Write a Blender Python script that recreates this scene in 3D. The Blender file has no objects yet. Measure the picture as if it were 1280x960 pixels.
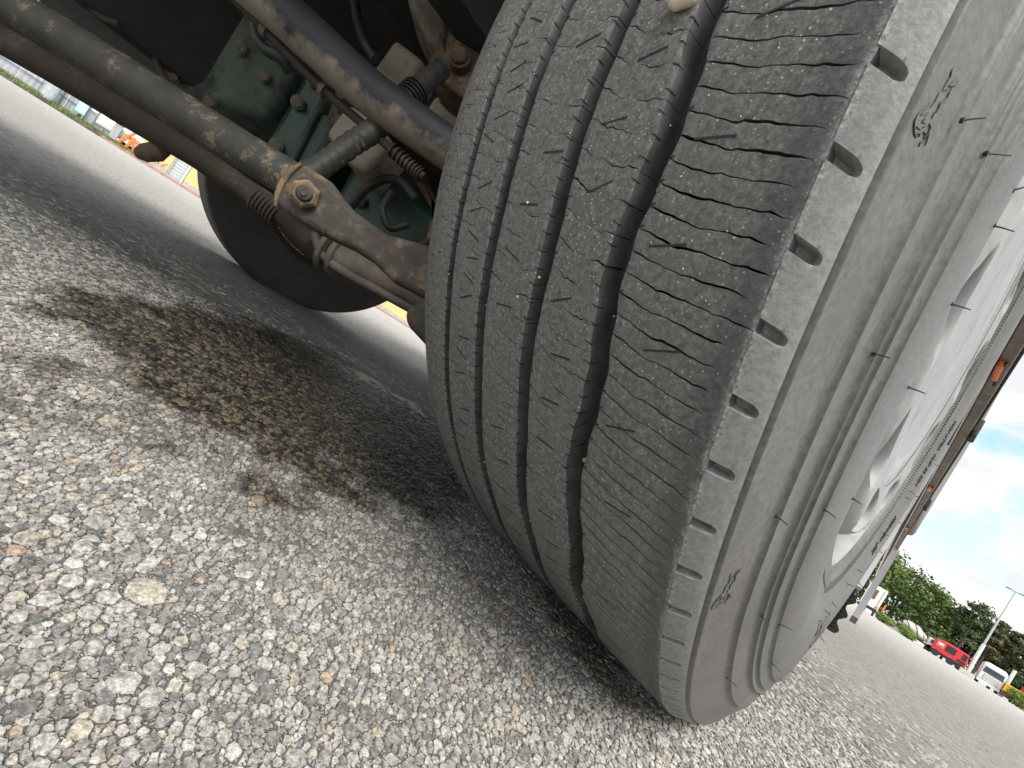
import bpy, bmesh, math, random
import numpy as np
from mathutils import Vector, Matrix
R = math.radians
scene = bpy.context.scene
COL = scene.collection
rng = np.random.default_rng(7)
random.seed(7)

# ------------------------------------------------------------------ camera
cam_d = bpy.data.cameras.new('camera')
cam = bpy.data.objects.new('camera', cam_d); COL.objects.link(cam)
cam_d.sensor_width = 36.0; cam_d.lens = 36.0 * 542.78 / 1280.0
cam_d.clip_start = 0.01; cam_d.clip_end = 3000
CR = Vector((0.60594, 0.59363, 0.52956)); CU = Vector((-0.36827, -0.38074, 0.84819)); CW = Vector((-0.70514, 0.70897, 0.01209))
m3 = Matrix((CR, CU, -CW)).transposed()
cam.matrix_world = Matrix.Translation((0.2195, -0.6528, 0.1944)) @ m3.to_4x4()
scene.camera = cam

# ------------------------------------------------------------------ light
SUN_EL, SUN_AZ = 52.0, 118.0        # azimuth measured from +Y clockwise
world = bpy.data.worlds.new('World'); scene.world = world; world.use_nodes = True
scene.view_settings.view_transform = 'Standard'; scene.view_settings.look = 'None'
scene.view_settings.gamma = 1.0; scene.view_settings.exposure = 1.15
def build_world():
    nt = world.node_tree; N = nt.nodes; N.clear(); L = nt.links
    out = N.new('ShaderNodeOutputWorld'); bg = N.new('ShaderNodeBackground')
    sky = N.new('ShaderNodeTexSky'); sky.sky_type = 'NISHITA'; sky.sun_disc = False
    sky.sun_elevation = R(SUN_EL); sky.sun_rotation = R(SUN_AZ)
    sky.air_density = 1.0; sky.dust_density = 1.5
    tc = N.new('ShaderNodeTexCoord'); mp = N.new('ShaderNodeMapping'); mp.inputs['Scale'].default_value = (1.5, 1.5, 3.4)
    mp.inputs['Location'].default_value = (3.7, 0.4, 0.15)
    n1 = N.new('ShaderNodeTexNoise'); n1.inputs['Scale'].default_value = 2.2; n1.inputs['Detail'].default_value = 7; n1.inputs['Roughness'].default_value = 0.52
    r1 = N.new('ShaderNodeValToRGB'); r1.color_ramp.elements[0].position = 0.37; r1.color_ramp.elements[1].position = 0.45
    n2 = N.new('ShaderNodeTexNoise'); n2.inputs['Scale'].default_value = 5.0; n2.inputs['Detail'].default_value = 5
    r2 = N.new('ShaderNodeValToRGB'); r2.color_ramp.elements[0].position = 0.35; r2.color_ramp.elements[1].position = 0.62
    r2.color_ramp.elements[0].color = (4.1, 4.2, 4.3, 1); r2.color_ramp.elements[1].color = (5.4, 5.35, 5.3, 1)
    mx = N.new('ShaderNodeMix'); mx.data_type = 'RGBA'
    gain = N.new('ShaderNodeMix'); gain.data_type = 'RGBA'; gain.blend_type = 'MULTIPLY'; gain.inputs[0].default_value = 1.0
    gain.inputs[7].default_value = (1.45, 1.6, 1.45, 1)
    L.new(tc.outputs['Generated'], mp.inputs['Vector'])
    L.new(mp.outputs[0], n1.inputs['Vector']); L.new(mp.outputs[0], n2.inputs['Vector'])
    L.new(n1.outputs['Fac'], r1.inputs['Fac']); L.new(n2.outputs['Fac'], r2.inputs['Fac'])
    L.new(sky.outputs[0], gain.inputs[6])
    L.new(r1.outputs['Color'], mx.inputs[0]); L.new(gain.outputs[2], mx.inputs[6]); L.new(r2.outputs['Color'], mx.inputs[7])
    L.new(mx.outputs[2], bg.inputs['Color']); bg.inputs['Strength'].default_value = 0.10
    L.new(bg.outputs[0], out.inputs['Surface'])
build_world()
sun_d = bpy.data.lights.new('sun', 'SUN'); sun_d.energy = 2.0; sun_d.angle = R(34); sun_d.color = (1.0, 0.96, 0.9)
sun = bpy.data.objects.new('sun', sun_d); COL.objects.link(sun)
sd = Vector((math.sin(R(SUN_AZ)) * math.cos(R(SUN_EL)), math.cos(R(SUN_AZ)) * math.cos(R(SUN_EL)), math.sin(R(SUN_EL))))
sun.rotation_euler = sd.to_track_quat('Z', 'Y').to_euler()

# ------------------------------------------------------------------ helpers
def tag(o, label=None, cat=None, group=None, kind=None):
    if label: o['label'] = label
    if cat: o['category'] = cat
    if group: o['group'] = group
    if kind: o['kind'] = kind
    return o
def empty(name, loc, label=None, cat=None, group=None, parent=None):
    o = bpy.data.objects.new(name, None); COL.objects.link(o); o.location = loc
    o.empty_display_size = 0.1
    if parent: o.parent = parent
    return tag(o, label, cat, group)
def abs_loc(o):
    v = Vector((0, 0, 0))
    while o: v += o.location; o = o.parent
    return v
def link(name, me, mat, parent=None, smooth=None):
    o = bpy.data.objects.new(name, me); COL.objects.link(o)
    if mat: me.materials.append(mat)
    if parent:
        o.parent = parent
        o.location = -abs_loc(parent)          # meshes are written in world coordinates
    if smooth is not None and len(me.polygons):
        me.polygons.foreach_set('use_smooth', np.ones(len(me.polygons), bool))
        if smooth < 179: me.set_sharp_from_angle(angle=R(smooth))
    return o
def mesh(name, v, f, mat, parent=None, smooth=None):
    me = bpy.data.meshes.new(name); me.from_pydata([tuple(p) for p in v], [], [tuple(q) for q in f]); me.update()
    return link(name, me, mat, parent, smooth)
def npmesh(name, V, Q, mat, parent=None, smooth=None, attr=None):
    """V (n,3) array, Q (m,k) array of equal-sized faces, or a list of such arrays"""
    me = bpy.data.meshes.new(name)
    Qs = Q if isinstance(Q, list) else [Q]
    tot = sum(q.size for q in Qs); nf = sum(len(q) for q in Qs)
    me.vertices.add(len(V)); me.vertices.foreach_set('co', np.ascontiguousarray(V, dtype=np.float32).ravel())
    me.loops.add(tot); me.loops.foreach_set('vertex_index', np.concatenate([q.ravel() for q in Qs]).astype(np.int32))
    sizes = np.concatenate([np.full(len(q), q.shape[1]) for q in Qs]); starts = np.concatenate([[0], np.cumsum(sizes)[:-1]])
    me.polygons.add(nf); me.polygons.foreach_set('loop_start', starts.astype(np.int32))
    me.update(calc_edges=True); me.validate()
    if attr:
        for k, a in attr.items():
            t = me.attributes.new(k, 'FLOAT', 'POINT'); t.data.foreach_set('value', a.astype(np.float32))
    return link(name, me, mat, parent, smooth)
class MB:
    """collects shapes, links them as one mesh object"""
    def __init__(s): s.v = []; s.f = []
    def add(s, v, f):
        b = len(s.v); s.v += [tuple(p) for p in v]; s.f += [tuple(i + b for i in q) for q in f]; return s
    def box(s, c, d, rz=0.0, bev=0.0, M=None):
        cx, cy, cz = c; dx, dy, dz = (q / 2 for q in d); ca, sa = math.cos(rz), math.sin(rz)
        if bev <= 0:
            P = [(x, y, z) for z in (-dz, dz) for (x, y) in ((-dx, -dy), (dx, -dy), (dx, dy), (-dx, dy))]
            F = [(3, 2, 1, 0), (4, 5, 6, 7), (0, 1, 5, 4), (1, 2, 6, 5), (2, 3, 7, 6), (3, 0, 4, 7)]
        else:
            bm = bmesh.new(); bmesh.ops.create_cube(bm, size=1)
            for q in bm.verts: q.co = Vector((q.co.x * 2 * dx, q.co.y * 2 * dy, q.co.z * 2 * dz))
            bmesh.ops.bevel(bm, geom=list(bm.edges), offset=bev, segments=2, affect='EDGES', profile=0.5)
            bm.verts.index_update(); P = [tuple(q.co) for q in bm.verts]; F = [[q.index for q in g.verts] for g in bm.faces]; bm.free()
        if M is not None: P = [tuple(M @ Vector(p)) for p in P]
        return s.add([(cx + ca * x - sa * y, cy + sa * x + ca * y, cz + z) for x, y, z in P], F)
    def tube(s, pts, rad, n=12, cap=True, sub=0):
        pts = [Vector(p) for p in pts]
        if sub: pts = spline(pts, sub)
        k = len(pts); rr = rad if hasattr(rad, '__len__') else [rad] * k
        if len(rr) != k: rr = list(np.interp(np.linspace(0, 1, k), np.linspace(0, 1, len(rr)), rr))
        V = []; up = None
        for i, p in enumerate(pts):
            t = (pts[min(i + 1, k - 1)] - pts[max(i - 1, 0)]).normalized()
            if up is None: up = t.orthogonal().normalized()
            up = (up - t * up.dot(t)).normalized(); w = t.cross(up)
            for j in range(n):
                a = 2 * math.pi * j / n; V.append(p + (up * math.cos(a) + w * math.sin(a)) * rr[i])
        F = [(i * n + j, i * n + (j + 1) % n, (i + 1) * n + (j + 1) % n, (i + 1) * n + j) for i in range(k - 1) for j in range(n)]
        if cap: F += [tuple(reversed(range(n))), tuple((k - 1) * n + j for j in range(n))]
        return s.add(V, F)
    def cyl(s, a, b, r, n=16, r2=None): return s.tube([a, b], [r, r if r2 is None else r2], n)
    def prism(s, poly, ext):
        e = Vector(ext); n = len(poly); P = [Vector(p) for p in poly]
        return s.add(P + [p + e for p in P], [tuple(range(n)), tuple(reversed(range(n, 2 * n)))] + [(j, j + n, (j + 1) % n + n, (j + 1) % n) for j in range(n)])
    def build(s, name, mat, parent=None, smooth=None): return mesh(name, s.v, s.f, mat, parent, smooth)
def spline(p, sub):
    out = []
    for i in range(len(p) - 1):
        a, b, c, d = p[max(i - 1, 0)], p[i], p[i + 1], p[min(i + 2, len(p) - 1)]
        for k in range(sub):
            t = k / sub
            out.append(0.5 * ((2 * b) + (c - a) * t + (2 * a - 5 * b + 4 * c - d) * t * t + (3 * b - a - 3 * c + d) * t ** 3))
    return out + [p[-1]]
def bevel_obj(o, w, seg=2, ang=35):
    m = o.modifiers.new('bevel', 'BEVEL'); m.width = w; m.segments = seg; m.limit_method = 'ANGLE'; m.angle_limit = R(ang)
    return o
# ------------------------------------------------------------------ materials
class NT:
    def __init__(s, name):
        s.m = bpy.data.materials.new(name); s.m.use_nodes = True; s.t = s.m.node_tree; s.t.nodes.clear()
        s.out = s.n('ShaderNodeOutputMaterial'); s.p = s.n('ShaderNodeBsdfPrincipled'); s.l(s.p.outputs[0], s.out.inputs['Surface'])
        s.tc = s.n('ShaderNodeTexCoord')
    def n(s, t, **kw):
        q = s.t.nodes.new(t)
        for k, v in kw.items(): setattr(q, k, v)
        return q
    def l(s, a, b): s.t.links.new(a, b)
    def noise(s, sc, det=4, ro=0.55, vec=None, dist=0):
        q = s.n('ShaderNodeTexNoise'); q.inputs['Scale'].default_value = sc; q.inputs['Detail'].default_value = det; q.inputs['Roughness'].default_value = ro; q.inputs['Distortion'].default_value = dist
        s.l(vec if vec is not None else s.tc.outputs['Object'], q.inputs['Vector']); return q.outputs['Fac']
    def voro(s, sc, feat='F1', vec=None, out='Distance', rnd=1.0):
        q = s.n('ShaderNodeTexVoronoi', feature=feat); q.inputs['Scale'].default_value = sc; q.inputs['Randomness'].default_value = rnd
        s.l(vec if vec is not None else s.tc.outputs['Object'], q.inputs['Vector']); return q.outputs[out]
    def ramp(s, fac, stops, interp='LINEAR'):
        q = s.n('ShaderNodeValToRGB'); cr = q.color_ramp; cr.interpolation = interp
        while len(cr.elements) < len(stops): cr.elements.new(0.5)
        for e, (p, c) in zip(cr.elements, stops):
            e.position = p; e.color = (c, c, c, 1) if not hasattr(c, '__len__') else (*c[:3], 1)
        s.l(fac, q.inputs['Fac']); return q.outputs['Color']
    def mix(s, fac, a, b, mode='MIX'):
        q = s.n('ShaderNodeMix', data_type='RGBA', blend_type=mode)
        for i, x in ((0, fac), (6, a), (7, b)):
            if isinstance(x, (int, float)) and i == 0: q.inputs[0].default_value = x
            elif isinstance(x, tuple): q.inputs[i].default_value = (*x[:3], 1)
            else: s.l(x, q.inputs[i])
        return q.outputs[2]
    def math(s, op, a, b=0.0, c=None):
        q = s.n('ShaderNodeMath', operation=op)
        for i, x in enumerate((a, b, c)):
            if x is None: continue
            if isinstance(x, (int, float)): q.inputs[i].default_value = x
            else: s.l(x, q.inputs[i])
        return q.outputs[0]
    def bump(s, h, st=0.3, d=0.002):
        q = s.n('ShaderNodeBump'); q.inputs['Strength'].default_value = st; q.inputs['Distance'].default_value = d
        s.l(h, q.inputs['Height']); s.l(q.outputs[0], s.p.inputs['Normal']); return q
    def set(s, col=None, rough=None, metal=None, spec=None):
        for k, x in (('Base Color', col), ('Roughness', rough), ('Metallic', metal), ('Specular IOR Level', spec)):
            if x is None: continue
            if isinstance(x, (int, float)): s.p.inputs[k].default_value = x
            elif isinstance(x, tuple): s.p.inputs[k].default_value = (*x[:3], 1)
            else: s.l(x, s.p.inputs[k])
        return s.m
def plain(name, c, rough=0.5, metal=0.0, var=0.15, sc=6.0, dirt=None, bump=0.0):
    t = NT(name); k = t.noise(sc, 5)
    a = tuple(x * (1 - var) for x in c); b = tuple(min(1, x * (1 + var)) for x in c)
    col = t.ramp(k, [(0.3, a), (0.7, b)])
    if dirt: col = t.mix(t.ramp(t.noise(sc * 2.3, 6, 0.65), [(0.48, 0.0), (0.66, 1.0)]), col, dirt)
    if bump: t.bump(t.noise(sc * 12, 4), 0.4, bump)
    return t.set(col, rough, metal)
def stain_dark_mask(t):
    """oil stain on the ground between the wheels: a long irregular patch, plus a dark patch by the tyre, 0..1"""
    g = t.n('ShaderNodeNewGeometry'); mp = t.n('ShaderNodeMapping', vector_type='TEXTURE')
    mp.inputs['Location'].default_value = STAIN['loc']; mp.inputs['Rotation'].default_value = (0, 0, STAIN['rot']); mp.inputs['Scale'].default_value = STAIN['scale']
    t.l(g.outputs['Position'], mp.inputs['Vector'])
    ln = t.n('ShaderNodeVectorMath', operation='LENGTH'); t.l(mp.outputs[0], ln.inputs[0])
    nz = t.noise(9.0, 5, 0.6, g.outputs['Position'])
    d = t.math('ADD', ln.outputs['Value'], t.math('MULTIPLY', t.math('SUBTRACT', nz, 0.5), 1.1))
    m = t.ramp(d, [(0.80, 1.0), (1.08, 0.0)])
    sp = t.n('ShaderNodeMapping', vector_type='TEXTURE'); sp.inputs['Location'].default_value = STAIN['loc2']; sp.inputs['Scale'].default_value = STAIN['scale2']
    t.l(g.outputs['Position'], sp.inputs['Vector']); l2 = t.n('ShaderNodeVectorMath', operation='LENGTH'); t.l(sp.outputs[0], l2.inputs[0])
    m2 = t.ramp(t.math('ADD', l2.outputs['Value'], t.math('MULTIPLY', t.math('SUBTRACT', t.noise(25.0, 4, 0.6, g.outputs['Position']), 0.5), 1.2)), [(0.5, 0.32), (1.0, 0.0)])
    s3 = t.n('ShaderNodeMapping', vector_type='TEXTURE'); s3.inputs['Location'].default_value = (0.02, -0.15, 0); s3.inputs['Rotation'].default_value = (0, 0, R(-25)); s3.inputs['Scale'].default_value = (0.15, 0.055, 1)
    t.l(g.outputs['Position'], s3.inputs['Vector']); l3 = t.n('ShaderNodeVectorMath', operation='LENGTH'); t.l(s3.outputs[0], l3.inputs[0])      # darker patch at the tyre's foot
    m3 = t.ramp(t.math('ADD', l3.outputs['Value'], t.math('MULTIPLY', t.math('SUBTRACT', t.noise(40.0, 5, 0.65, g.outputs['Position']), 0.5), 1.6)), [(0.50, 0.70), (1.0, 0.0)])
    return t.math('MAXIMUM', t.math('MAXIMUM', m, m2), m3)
GL = 0.004      # height of the yard surface
STAIN = dict(loc=(-0.60, -0.24, 0), rot=R(140), scale=(0.54, 0.37, 1.0), loc2=(-0.10, -0.475, 0), scale2=(0.05, 0.06, 1))

# stone and ground materials
def stone_colour(t, val):
    return t.ramp(val, [(0.0, (0.20, 0.195, 0.19)), (0.20, (0.30, 0.29, 0.275)), (0.44, (0.39, 0.378, 0.355)), (0.68, (0.47, 0.457, 0.43)), (0.80, (0.55, 0.537, 0.505)),
                        (0.87, (0.47, 0.425, 0.345)), (0.95, (0.50, 0.47, 0.405)), (0.975, (0.42, 0.31, 0.22)), (1.0, (0.66, 0.65, 0.62))])
def make_stone_mat():
    t = NT('aggregate_stone'); at = t.n('ShaderNodeAttribute', attribute_name='tint')
    c = stone_colour(t, at.outputs['Fac'])
    k = t.noise(420, 6, 0.7); c = t.mix(0.75, c, t.ramp(k, [(0.34, 0.12), (0.66, 0.92)]), 'OVERLAY')
    k2 = t.voro(620, 'DISTANCE_TO_EDGE'); c = t.mix(t.ramp(k2, [(0.0, 0.30), (0.08, 0.0)]), c, (0.10, 0.095, 0.09))
    c = t.mix(t.ramp(t.noise(170, 5, 0.65), [(0.50, 0.0), (0.66, 0.75)]), c, (0.13, 0.122, 0.115))
    s = stain_dark_mask(t); wet = t.mix(1.0, c, t.ramp(at.outputs['Fac'], [(0.0, (0.06, 0.055, 0.05)), (0.5, (0.17, 0.15, 0.13)), (0.85, (0.36, 0.31, 0.23)), (1.0, (0.30, 0.27, 0.22))]), 'MULTIPLY')
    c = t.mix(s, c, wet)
    t.bump(t.math('ADD', k, t.math('MULTIPLY', k2, 0.4)), 0.55, 0.0016)
    return t.set(c, t.ramp(s, [(0, 0.78), (1, 0.42)]), 0, 0.35)
def make_asphalt_mat():
    t = NT('asphalt'); g = t.n('ShaderNodeNewGeometry'); pos = g.outputs['Position']
    flat = t.n('ShaderNodeMapping'); flat.inputs['Scale'].default_value = (1, 1, 0); t.l(pos, flat.inputs['Vector']); v = flat.outputs[0]
    wob = t.n('ShaderNodeTexNoise'); wob.inputs['Scale'].default_value = 60; t.l(v, wob.inputs['Vector'])
    ad = t.n('ShaderNodeVectorMath', operation='MULTIPLY_ADD'); t.l(wob.outputs['Color'], ad.inputs[0]); ad.inputs[1].default_value = (0.006, 0.006, 0); t.l(v, ad.inputs[2]); vv = ad.outputs[0]
    cell = t.n('ShaderNodeTexVoronoi'); cell.inputs['Scale'].default_value = 118; t.l(vv, cell.inputs['Vector'])
    sep = t.n('ShaderNodeSeparateColor'); t.l(cell.outputs['Color'], sep.inputs[0])
    edge = t.voro(118, 'DISTANCE_TO_EDGE', vv)
    st = stone_colour(t, sep.outputs[0])
    near = t.n('ShaderNodeVectorMath', operation='DISTANCE'); t.l(pos, near.inputs[0]); near.inputs[1].default_value = (0.22, -0.65, 0)
    far = t.ramp(t.math('DIVIDE', near.outputs['Value'], 3.0), [(0.36, 0.0), (0.60, 1.0)])
    rel = t.n('ShaderNodeVectorMath', operation='SUBTRACT'); t.l(pos, rel.inputs[0]); rel.inputs[1].default_value = (0.22, -0.65, 0); dd = []
    for nx, ny in ((-0.423, 0.906), (-0.643, 0.766)):      # the bedded stones are modelled on one side of these lines only
        q = t.n('ShaderNodeVectorMath', operation='DOT_PRODUCT'); t.l(rel.outputs[0], q.inputs[0]); q.inputs[1].default_value = (nx, ny, 0); dd.append(q.outputs['Value'])
    far = t.math('MAXIMUM', far, t.ramp(t.math('MULTIPLY', t.math('MINIMUM', dd[0], dd[1]), 10), [(0.0, 1.0), (0.12, 0.0)]))
    big = t.noise(0.35, 5, 0.6, v); fine = t.noise(45, 5, 0.65, v)
    binder = t.ramp(fine, [(0.3, (0.050, 0.047, 0.045)), (0.7, (0.15, 0.143, 0.135))])
    holes = t.ramp(t.noise(26, 4, 0.6, v), [(0.38, 0.0), (0.50, 1.0)])
    se = t.n('ShaderNodeTexVoronoi'); se.inputs['Scale'].default_value = 430; t.l(vv, se.inputs['Vector']); s3 = t.n('ShaderNodeSeparateColor'); t.l(se.outputs['Color'], s3.inputs[0])
    sm = t.ramp(t.voro(430, 'DISTANCE_TO_EDGE', vv), [(0.05, 0.0), (0.16, 1.0)])
    binder = t.mix(t.math('MULTIPLY', sm, 0.8), binder, stone_colour(t, s3.outputs[0]))
    st = t.mix(0.5, st, (0.72, 0.70, 0.65))
    m = t.math('MULTIPLY', t.math('MULTIPLY', t.ramp(edge, [(0.02, 0.0), (0.10, 1.0)]), far), holes)
    c = t.mix(m, binder, st)
    c = t.mix(t.math('MULTIPLY', far, 0.16), c, (0.60, 0.58, 0.54))
    c = t.mix(t.ramp(big, [(0.35, 0.0), (0.75, 0.25)]), c, (0.30, 0.28, 0.25))
    s = stain_dark_mask(t); c = t.mix(s, c, t.mix(0.82, c, (0.02, 0.017, 0.014)))
    t.bump(t.math('ADD', t.math('MULTIPLY', m, 0.7), t.math('ADD', t.math('MULTIPLY', fine, 0.6), t.math('MULTIPLY', sm, 0.3))), 0.9, 0.005)
    return t.set(c, t.ramp(s, [(0, 0.85), (1, 0.4)]), 0, 0.3)
M_STONE = make_stone_mat(); M_ASPH = make_asphalt_mat()

def build_ground():
    # one sheet to the horizon, finer near the truck
    xs = np.unique(np.concatenate([np.linspace(-1500, -60, 10), np.linspace(-60, -4, 12), np.linspace(-4, 4, 33), np.linspace(4, 60, 12), np.linspace(60, 1500, 10)]))
    V = np.array([(x, y, GL - 0.0022) for y in xs for x in xs]); n = len(xs)
    Q = np.array([(j * n + i, j * n + i + 1, (j + 1) * n + i + 1, (j + 1) * n + i) for j in range(n - 1) for i in range(n - 1)])
    o = npmesh('asphalt_ground', V, Q, M_ASPH); tag(o, kind='structure', label='pale worn asphalt yard with an oil stain under the truck')
build_ground()

def build_aggregate():
    """crushed stones bedded in the asphalt round the wheel: dart throwing with mixed sizes, each a low facetted polygon"""
    cx, cy = 0.22, -0.65; RM = 2.05
    cell = 0.009; grid = {}; P = []; RR = []
    classes = [(0.0100, 150), (0.0070, 1300), (0.0050, 7000), (0.0037, 22000), (0.0027, 40000), (0.0020, 110000), (0.0014, 110000)]
    for r0, n in classes:
        u = rng.random((n, 3))
        ang = R(40) + u[:, 0] * R(165); rad = np.sqrt(u[:, 1]) * RM if r0 > 0.004 else u[:, 1] ** (0.5 if r0 > 0.003 else 0.75) * 1.25
        rr = r0 * (0.85 + 0.35 * u[:, 2])
        X = cx + rad * np.cos(ang); Y = cy + rad * np.sin(ang)
        for x, y, r, d in zip(X.tolist(), Y.tolist(), rr.tolist(), rad.tolist()):
            if (r < 0.0019 and d > 0.5 + 0.25 * random.random()) or (r < 0.0026 and d > 0.72 + 0.38 * random.random()) or (r < 0.0035 and d > 0.85 + 0.40 * random.random()) or (d > 1.5 and random.random() < (d - 1.5) / 0.55): continue
            gi, gj = int(x // cell), int(y // cell); ok = True
            for a in (-2, -1, 0, 1, 2):
                for b in (-2, -1, 0, 1, 2):
                    for (px, py, pr) in grid.get((gi + a, gj + b), ()):
                        dx = px - x; dy = py - y; s = (pr + r) * 0.78
                        if dx * dx + dy * dy < s * s: ok = False; break
                    if not ok: break
                if not ok: break
            if ok: grid.setdefault((gi, gj), []).append((x, y, r)); P.append((x, y)); RR.append(r)
    P = np.array(P); RR = np.array(RR); N = len(P)
    K = 7
    phi = rng.random((N, 1)) * 6.283 + np.arange(K)[None] * (2 * math.pi / K) + rng.normal(0, 0.16, (N, K))
    asp = 1 + 0.85 * rng.random((N, 1)) ** 1.3; ori = rng.random((N, 1)) * 6.283
    ext = RR[:, None] * 1.32 * (1 + rng.normal(0, 0.15, (N, K))) * asp ** 0.5 / np.sqrt(np.cos(phi - ori) ** 2 + (asp * np.sin(phi - ori)) ** 2) * asp ** 0.25
    # trim against neighbours
    gi = np.floor(P / cell).astype(int); lut = {}
    for i, (a, b) in enumerate(gi.tolist()): lut.setdefault((a, b), []).append(i)
    for i, (a, b) in enumerate(gi.tolist()):
        nb = [j for da in (-2, -1, 0, 1, 2) for db in (-2, -1, 0, 1, 2) for j in lut.get((a + da, b + db), ()) if j != i]
        if not nb: continue
        d = P[nb] - P[i]; L = np.hypot(d[:, 0], d[:, 1]); psi = np.arctan2(d[:, 1], d[:, 0])
        w = (L * L + RR[i] ** 2 - RR[nb] ** 2) / (2 * L) - 0.00026
        cs = np.cos(phi[i][:, None] - psi[None])
        lim = np.where(cs > 0.12, w[None] / np.maximum(cs, 0.12), 9).min(1)
        ext[i] = np.maximum(np.minimum(ext[i], lim), RR[i] * 0.3)
    h = -0.0012 + rng.normal(0, 0.00045, N) + 0.03 * RR; tl = rng.normal(0, 0.055, (N, 2))
    c, s = np.cos(phi), np.sin(phi)
    def ring(k, dz, jit):
        e = ext * k; x = P[:, :1] + e * c; y = P[:, 1:] + e * s
        z = h[:, None] + dz + (tl[:, :1] * e * c + tl[:, 1:] * e * s) + rng.normal(0, 1, (N, K)) * jit * RR[:, None]
        return np.stack([x, y, z], -1)
    r0 = ring(1.0, 0, 0); r0[..., 2] = -0.0030
    r1 = ring(0.88, -0.015 * RR[:, None], 0.035)
    ct = np.concatenate([P, (h + 0.05 * RR)[:, None]], 1)[:, None]
    V = np.concatenate([r0, r1, ct], 1); nv = 2 * K + 1
    j = np.arange(K); k = (j + 1) % K
    q = np.stack([j, k, K + k, K + j], 1); tr = np.stack([K + j, K + k, np.full(K, 2 * K)], 1)
    off = (np.arange(N) * nv)[:, None, None]
    V = V.reshape(-1, 3); V[:, 2] = np.minimum(V[:, 2], 0.0008) + GL
    o = npmesh('asphalt_stones', V, [(q[None] + off).reshape(-1, 4), (tr[None] + off).reshape(-1, 3)], M_STONE, smooth=38, attr={'tint': np.repeat(rng.random(N), nv)})
    tag(o, 'crushed grey and ochre stones bedded in the asphalt around the tyre', 'gravel', kind='stuff')
build_aggregate()

# measured places (metres)
P_DRAG = [(-0.9176, -0.9106, 0.2745), (-0.8398, -0.8263, 0.2811), (-0.7227, -0.7028, 0.2829), (-0.5926, -0.5594, 0.2841), (-0.5377, -0.4977, 0.2855)]
P_TIE = [(-1.1254, -0.9191, 0.2338), (-1.0117, -0.8061, 0.2415), (-0.8959, -0.691, 0.2444), (-0.806, -0.5877, 0.2501), (-0.7573, -0.525, 0.2462), (-0.7146, -0.4684, 0.2457), (-0.6501, -0.3899, 0.2268), (-0.6147, -0.3547, 0.2302)]
P_TIE_END = [(-0.6237, -0.3778, 0.2298), (-0.5738, -0.3142, 0.2383), (-0.5386, -0.2652, 0.2469), (-0.5031, -0.2158, 0.2461)]
P_SENSOR_ROD = [(-0.6293, -0.4188, 0.2433), (-0.6127, -0.3948, 0.2199), (-0.5823, -0.3575, 0.2145), (-0.541, -0.3094, 0.2183), (-0.4977, -0.2523, 0.2224)]
P_STAB = [(-0.782, -0.6673, 0.5285), (-0.6888, -0.5741, 0.5074), (-0.604, -0.4753, 0.4856), (-0.5513, -0.4088, 0.4822), (-0.4925, -0.3221, 0.4838)]
P_PIPE = [(-0.8065, -0.6629, 0.5029), (-0.7344, -0.5908, 0.4774), (-0.6725, -0.5147, 0.4558), (-0.6126, -0.4549, 0.4421), (-0.5606, -0.3889, 0.4307), (-0.5227, -0.3511, 0.4223)]
P_LINK = [(-0.5817, -0.4854, 0.3086), (-0.5859, -0.4691, 0.3499), (-0.5899, -0.4528, 0.3987), (-0.5923, -0.4349, 0.4472), (-0.6406, -0.4003, 0.5658), (-0.6692, -0.3736, 0.6442)]
P_HOSE1 = [(-1.3442, -0.8721, 0.4282), (-1.2772, -0.8053, 0.4254), (-1.2322, -0.7183, 0.4288), (-1.1745, -0.633, 0.4452)]
P_HOSE2 = [(-1.0165, -0.6189, 0.5625), (-1.0023, -0.6043, 0.5361), (-0.9798, -0.5818, 0.5227), (-0.9556, -0.5578, 0.5245), (-0.9582, -0.532, 0.5167)]
P_HOSE3 = [(-0.7954, -0.2543, 0.3454), (-0.8222, -0.2816, 0.3823), (-0.8249, -0.285, 0.4274), (-0.8075, -0.2681, 0.4512), (-0.7979, -0.2581, 0.4186)]
P_HOSE4 = [(-0.7642, -0.2951, 0.4232), (-0.7627, -0.2929, 0.3794), (-0.7373, -0.2672, 0.3545), (-0.7172, -0.2476, 0.3823)]
P_ARM = [(-0.5025, -0.5183, 0.2383), (-0.5091, -0.5254, 0.2664), (-0.502, -0.519, 0.3079), (-0.4903, -0.5074, 0.309), (-0.4669, -0.4841, 0.3086), (-0.4485, -0.4656, 0.2985), (-0.431, -0.4481, 0.2904), (-0.3914, -0.4086, 0.2872), (-0.3499, -0.3676, 0.3052), (-0.3227, -0.3405, 0.2963), (-0.3001, -0.3171, 0.2443), (-0.3251, -0.3418, 0.2395), (-0.3455, -0.3622, 0.2373), (-0.3625, -0.379, 0.2355), (-0.3925, -0.409, 0.2445), (-0.4159, -0.4323, 0.2449), (-0.4349, -0.4511, 0.2413), (-0.456, -0.4721, 0.2385)]
P_ARMLIP = [(-0.4955, -0.5183, 0.2376), (-0.4972, -0.5231, 0.2532), (-0.4964, -0.5255, 0.2696), (-0.4952, -0.5246, 0.2899), (-0.4926, -0.5194, 0.3062)]
P_BOLT = [(-0.4601, -0.5007, 0.2716)]
CAM_F = [-0.70514, 0.70897, 0.01209]
CAM_R = [0.60594, 0.59363, 0.52956]
CAM_U = [-0.36827, -0.38074, 0.84819]
P_SUMP = [(-1.635, -0.7384, 0.4423), (-1.6338, -0.7382, 0.4972), (-1.6304, -0.7393, 0.7643), (-1.4099, -0.5233, 0.957), (-1.3665, -0.4738, 0.5908), (-1.3744, -0.4798, 0.4761), (-1.5072, -0.611, 0.4273), (-1.5926, -0.6959, 0.4201)]
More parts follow.
